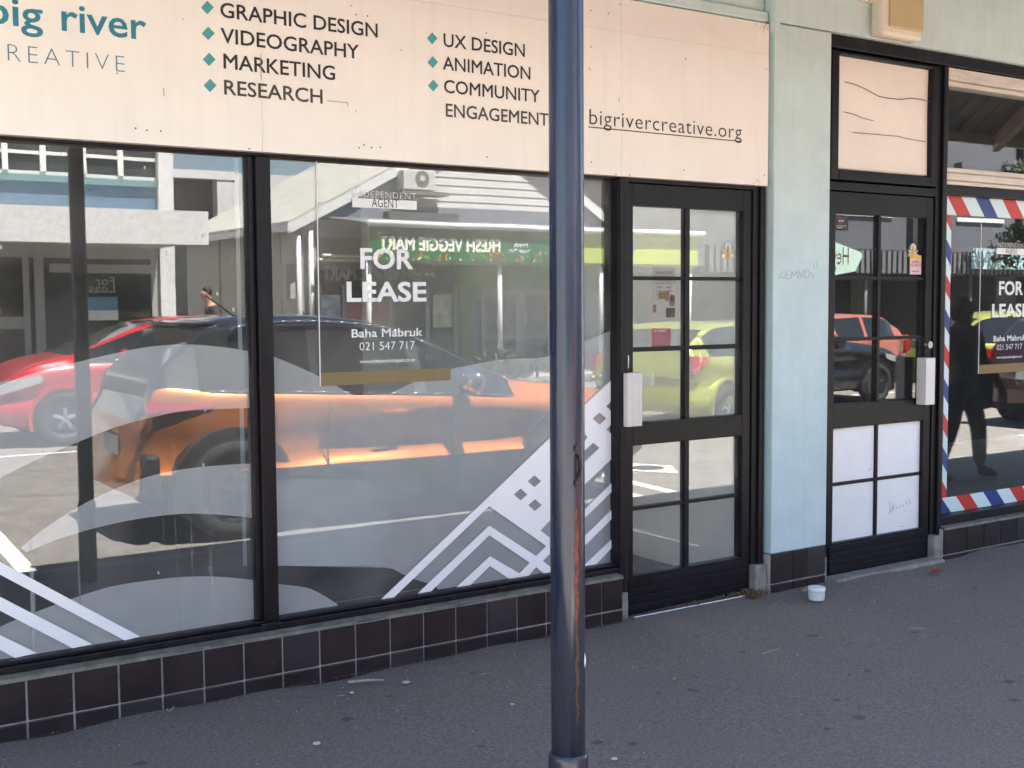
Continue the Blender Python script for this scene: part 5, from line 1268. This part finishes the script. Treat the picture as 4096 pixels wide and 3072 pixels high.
box("sign_plate", a[0], b[0], -14.92, -14.9, b[1], a[1], mat("sign_blue", (.05, .14, .45), .4), pk); MB().tube(((a[0]+b[0])/2, -14.94, 0), ((a[0]+b[0])/2, -14.94, a[1]), .03, n=8).build("post", 'steel', pk)

# ================================================================== TREES AND SHRUBS
LEAF = mat("street_tree_leaf", (0.022, 0.040, 0.012), 0.6, 0.5, 30); LEAF2 = mat("shrub_leaf", (0.060, 0.075, 0.040), 0.7, 0.4, 30); BARK = mat("tree_bark", (0.08, 0.065, 0.05), 0.9, 0.3, 20, 0.6)
def leaves(n, clumps, size, seed):
    rr = np.random.default_rng(seed); mb = MB()
    for k in range(n):
        cx, cy, cz, cr = clumps[rr.integers(len(clumps))]
        d = rr.normal(size=3); d /= np.linalg.norm(d); p = np.array([cx, cy, cz])+d*cr*(.45+.6*rr.random())*np.array([1, 1, .75])
        a = rr.normal(size=3); a /= np.linalg.norm(a); b = np.cross(a, rr.normal(size=3)); b /= np.linalg.norm(b); s = size*(.6+.8*rr.random())
        mb.add([p-a*s, p+b*s*.45, p+a*s, p-b*s*.45], [(0, 1, 2, 3)])
    return mb
tx_, tz_ = mir(4215, 980, -13.6)
tr_ = tag(empty("street_tree", (tx_, -13.6, 0)), "leafy street tree on the far footpath", "tree")
MB().tube((tx_+.6, -13.9, 0), (tx_+.5, -13.7, 2.0), .16, .12, n=10).tube((tx_+.5, -13.7, 2.0), (tx_-.6, -13.5, 3.6), .10, .05, n=8).tube((tx_+.5, -13.7, 2.0), (tx_+1.5, -13.8, 3.8), .10, .05, n=8).build("trunk", BARK, tr_, smooth=True)
rr_ = random.Random(4)
leaves(5200, [(tx_+rr_.uniform(-1.0, 3.0), -13.6+rr_.uniform(-1.2, 1.2), 3.0+rr_.uniform(-.75, 1.6), rr_.uniform(.35, .7)) for _ in range(22)], .085, 5).build("crown", LEAF, tr_)["kind"] = 'stuff'
for i, (px, w_) in enumerate(((2150, 1.5), (2420, 1.3))):
    x = mir(px, 1450, -14.5)[0]
    sh = tag(empty("kerbside_shrub", (x, -14.5, 0)), ("low grey green shrub at the far kerb, between the verandah posts" if i == 0 else "low grey green shrub at the far kerb by the third verandah post"), "shrub")
    leaves(1500, [(x+rr_.uniform(-w_, w_), -14.5+rr_.uniform(-.2, .2), .12+rr_.uniform(0, .28), .20) for _ in range(12)], .05, 20+i).build("foliage", LEAF2, sh)
    MB().tube((x, -14.5, 0), (x, -14.5, .5), .03, n=6).build("stem", BARK, sh)

# ================================================================== PEOPLE IN THE STREET
SKIN = mat("skin", (0.42, 0.24, 0.17), 0.55, 0.05); HAIR = mat("dark_hair", (0.012, 0.010, 0.009), 0.6, 0.3, 40); CLOTH = mat("black_clothes", (0.015, 0.014, 0.017), 0.8, 0.3, 12); SHIRT = mat("charcoal_shirt", (0.05, 0.048, 0.05), 0.8, 0.2, 12)
def person(x, y, h, yaw, label, top, bottom, lean=0.0, stride=0.25, arm=0.2, spread=0.0, wide=1.0, hairk=1.0, skinm=None):
    root = tag(empty("person", (x, y, 0), 0), label, "person"); k = h/1.75
    ca, sa_ = math.cos(yaw), math.sin(yaw)
    def TR(p):
        px_, py_, pz_ = p; py_ -= lean*max(0, pz_-.95); px_ *= wide; px_ += math.copysign(spread*max(0, (.9-pz_)/.9), px_) if abs(px_) > .05 and pz_ < .9 and abs(px_) < .18*wide else 0
        return (x+(px_*ca-py_*sa_)*k, y+(px_*sa_+py_*ca)*k, pz_*k)
    def skin(name, nodes, edges, m, sub=2, parent=root):
        me = bpy.data.meshes.new(name); me.from_pydata([TR(n[0]) for n in nodes], edges, []); o = bpy.data.objects.new(name, me); COL.objects.link(o)
        md = o.modifiers.new("skin", 'SKIN'); md.use_smooth_shade = True
        for i, n in enumerate(nodes): me.skin_vertices[0].data[i].radius = (n[1]*k, (n[2] if len(n) > 2 else n[1])*k)
        me.skin_vertices[0].data[0].use_root = True
        s = o.modifiers.new("sub", 'SUBSURF'); s.levels = s.render_levels = sub
        me.materials.append(m); o.parent = parent; o.matrix_parent_inverse = mw(parent).inverted() if parent is root else Matrix.Identity(4); return o
    # body: pelvis, spine, neck, head, both arms and legs in one skin
    st_ = stride
    N = [((0, 0, .95), .15, .12), ((0, 0, 1.15), .14, .10), ((0, .0, 1.38), .16, .10), ((0, 0, 1.48), .07, .07), ((0, -.02, 1.56), .065, .07), ((0, -.03, 1.66), .080, .098), ((0, -.02, 1.72), .055, .07)]
    E = [(0, 1), (1, 2), (2, 3), (3, 4), (4, 5), (5, 6)]
    for s in (-1, 1):
        b = len(N); sw_ = s*arm
        N += [((s*.19, 0, 1.42), .062), ((s*.245, .03+sw_*.3, 1.14), .048), ((s*.25, -.06+sw_*.6, .90), .036), ((s*.25, -.08+sw_*.65, .83), .034, .020)]
        E += [(2, b), (b, b+1), (b+1, b+2), (b+2, b+3)]
        f = len(N)
        for q in range(4):
            N += [((s*(.245), -.115+.022*q+sw_*.65, .785), .0105), ((s*.238, -.118+.022*q+sw_*.65, .745-(.008 if q in (1, 2) else 0)), .009), ((s*.226, -.118+.022*q+sw_*.65, .718), .008)]
            E += [(b+3, f+3*q), (f+3*q, f+3*q+1), (f+3*q+1, f+3*q+2)]
        t = len(N); N += [((s*.235, -.125+sw_*.65, .82), .012), ((s*.222, -.150+sw_*.65, .79), .010)]; E += [(b+3, t), (t, t+1)]
        g = len(N); yy = s*st_
        N += [((s*.095, 0, .88), .10), ((s*.11, -.03+yy*.5, .50), .068), ((s*.115, .02+yy, .09), .045), ((s*.12, -.11+yy, .035), .042, .033)]
        E += [(0, g), (g, g+1), (g+1, g+2), (g+2, g+3)]
    SK = skinm or SKIN
    skin("body", N, E, SK)
    # clothes follow the body, a little larger
    sh_ = [((0, 0, .86), .168, .14), ((0, 0, 1.15), .155, .118), ((0, 0, 1.38), .175, .118), ((0, 0, 1.455), .095, .09)]; se = [(0, 1), (1, 2), (2, 3)]
    for s in (-1, 1):
        b = len(sh_); sw_ = s*arm; sh_ += [((s*.195, 0, 1.41), .075), ((s*.25, .03+sw_*.3, 1.14), .060), ((s*.252, -.055+sw_*.585, .915), .046)]; se += [(2, b), (b, b+1), (b+1, b+2)]
    skin("shirt", sh_, se, top)
    tr2 = [((0, 0, .95), .155, .13)]; te = []
    for s in (-1, 1):
        g = len(tr2); yy = s*st_; tr2 += [((s*.095, 0, .86), .112), ((s*.11, -.03+yy*.5, .50), .085), ((s*.115, .02+yy, .12), .066)]; te += [(0, g), (g, g+1), (g+1, g+2)]
    skin("trousers", tr2, te, bottom)
    for s in (-1, 1): skin("shoe", [((s*.117, .05+s*st_, .05), .05, .045), ((s*.119, -.05+s*st_, .045), .048, .04), ((s*.12, -.14+s*st_, .035), .042, .032)], [(0, 1), (1, 2)], CLOTH)
    hk = hairk
    HN = [((0, .055, 1.63), .070*hk, .055*hk), ((0, .030, 1.70), .088*hk, .078*hk), ((0, -.03, 1.755), .078*hk, .060*hk)]
    if hk > 1.1: HN = [((0, .05, 1.50), .115, .06), ((0, .055, 1.60), .125, .08)]+HN
    skin("hair", HN, [(i, i+1) for i in range(len(HN)-1)], HAIR)
    skin("nose", [((0, -.118, 1.665), .010, .012), ((0, -.140, 1.645), .012, .012)], [(0, 1)], SK, 1)
    for s in (-1, 1):
        skin("ear", [((s*.083, -.02, 1.675), .010, .018), ((s*.085, -.018, 1.640), .008, .014)], [(0, 1)], SK, 1)
        e = TR((s*.032, -.112, 1.685)); MB().lathe(e, [(.002, -.009*k), (.011*k, 0), (.002, .009*k)], 8).build("eye", HAIR, root, smooth=True)
    a, b = TR((-.022, -.117, 1.612)), TR((.022, -.117, 1.612)); MB().tube(a, b, .005*k, n=6).build("mouth", mat("lips", (.35, .13, .11), .5), root)
    return root
px_, _z = mir(835, 1240, -14.0)
person(px_+.2, -14.0, 1.70, -1.45, "man in a charcoal shirt leaning forward on the far footpath", SHIRT, CLOTH, lean=.30, stride=.05, arm=.1)
qx, _z = mir(3850, 1600, -1.62)
p2 = person(qx, -1.62, 1.47, 2.9, "person in black clothes with a shoulder bag standing on the footpath up the street", CLOTH, CLOTH, stride=.10, arm=.25, spread=.11, wide=1.5, hairk=1.3, skinm=mat('shaded_skin', (0.05, 0.032, 0.024), 0.55, 0.05))  # skin colour darkened to put the verandah's shade into it
bag = MB().box(qx+.16, qx+.40, -1.72, -1.60, .55, .92).build("shoulder_bag", CLOTH, None, bevel=.03); tag(bag, "black shoulder bag hanging at the side of the person in black", "bag")
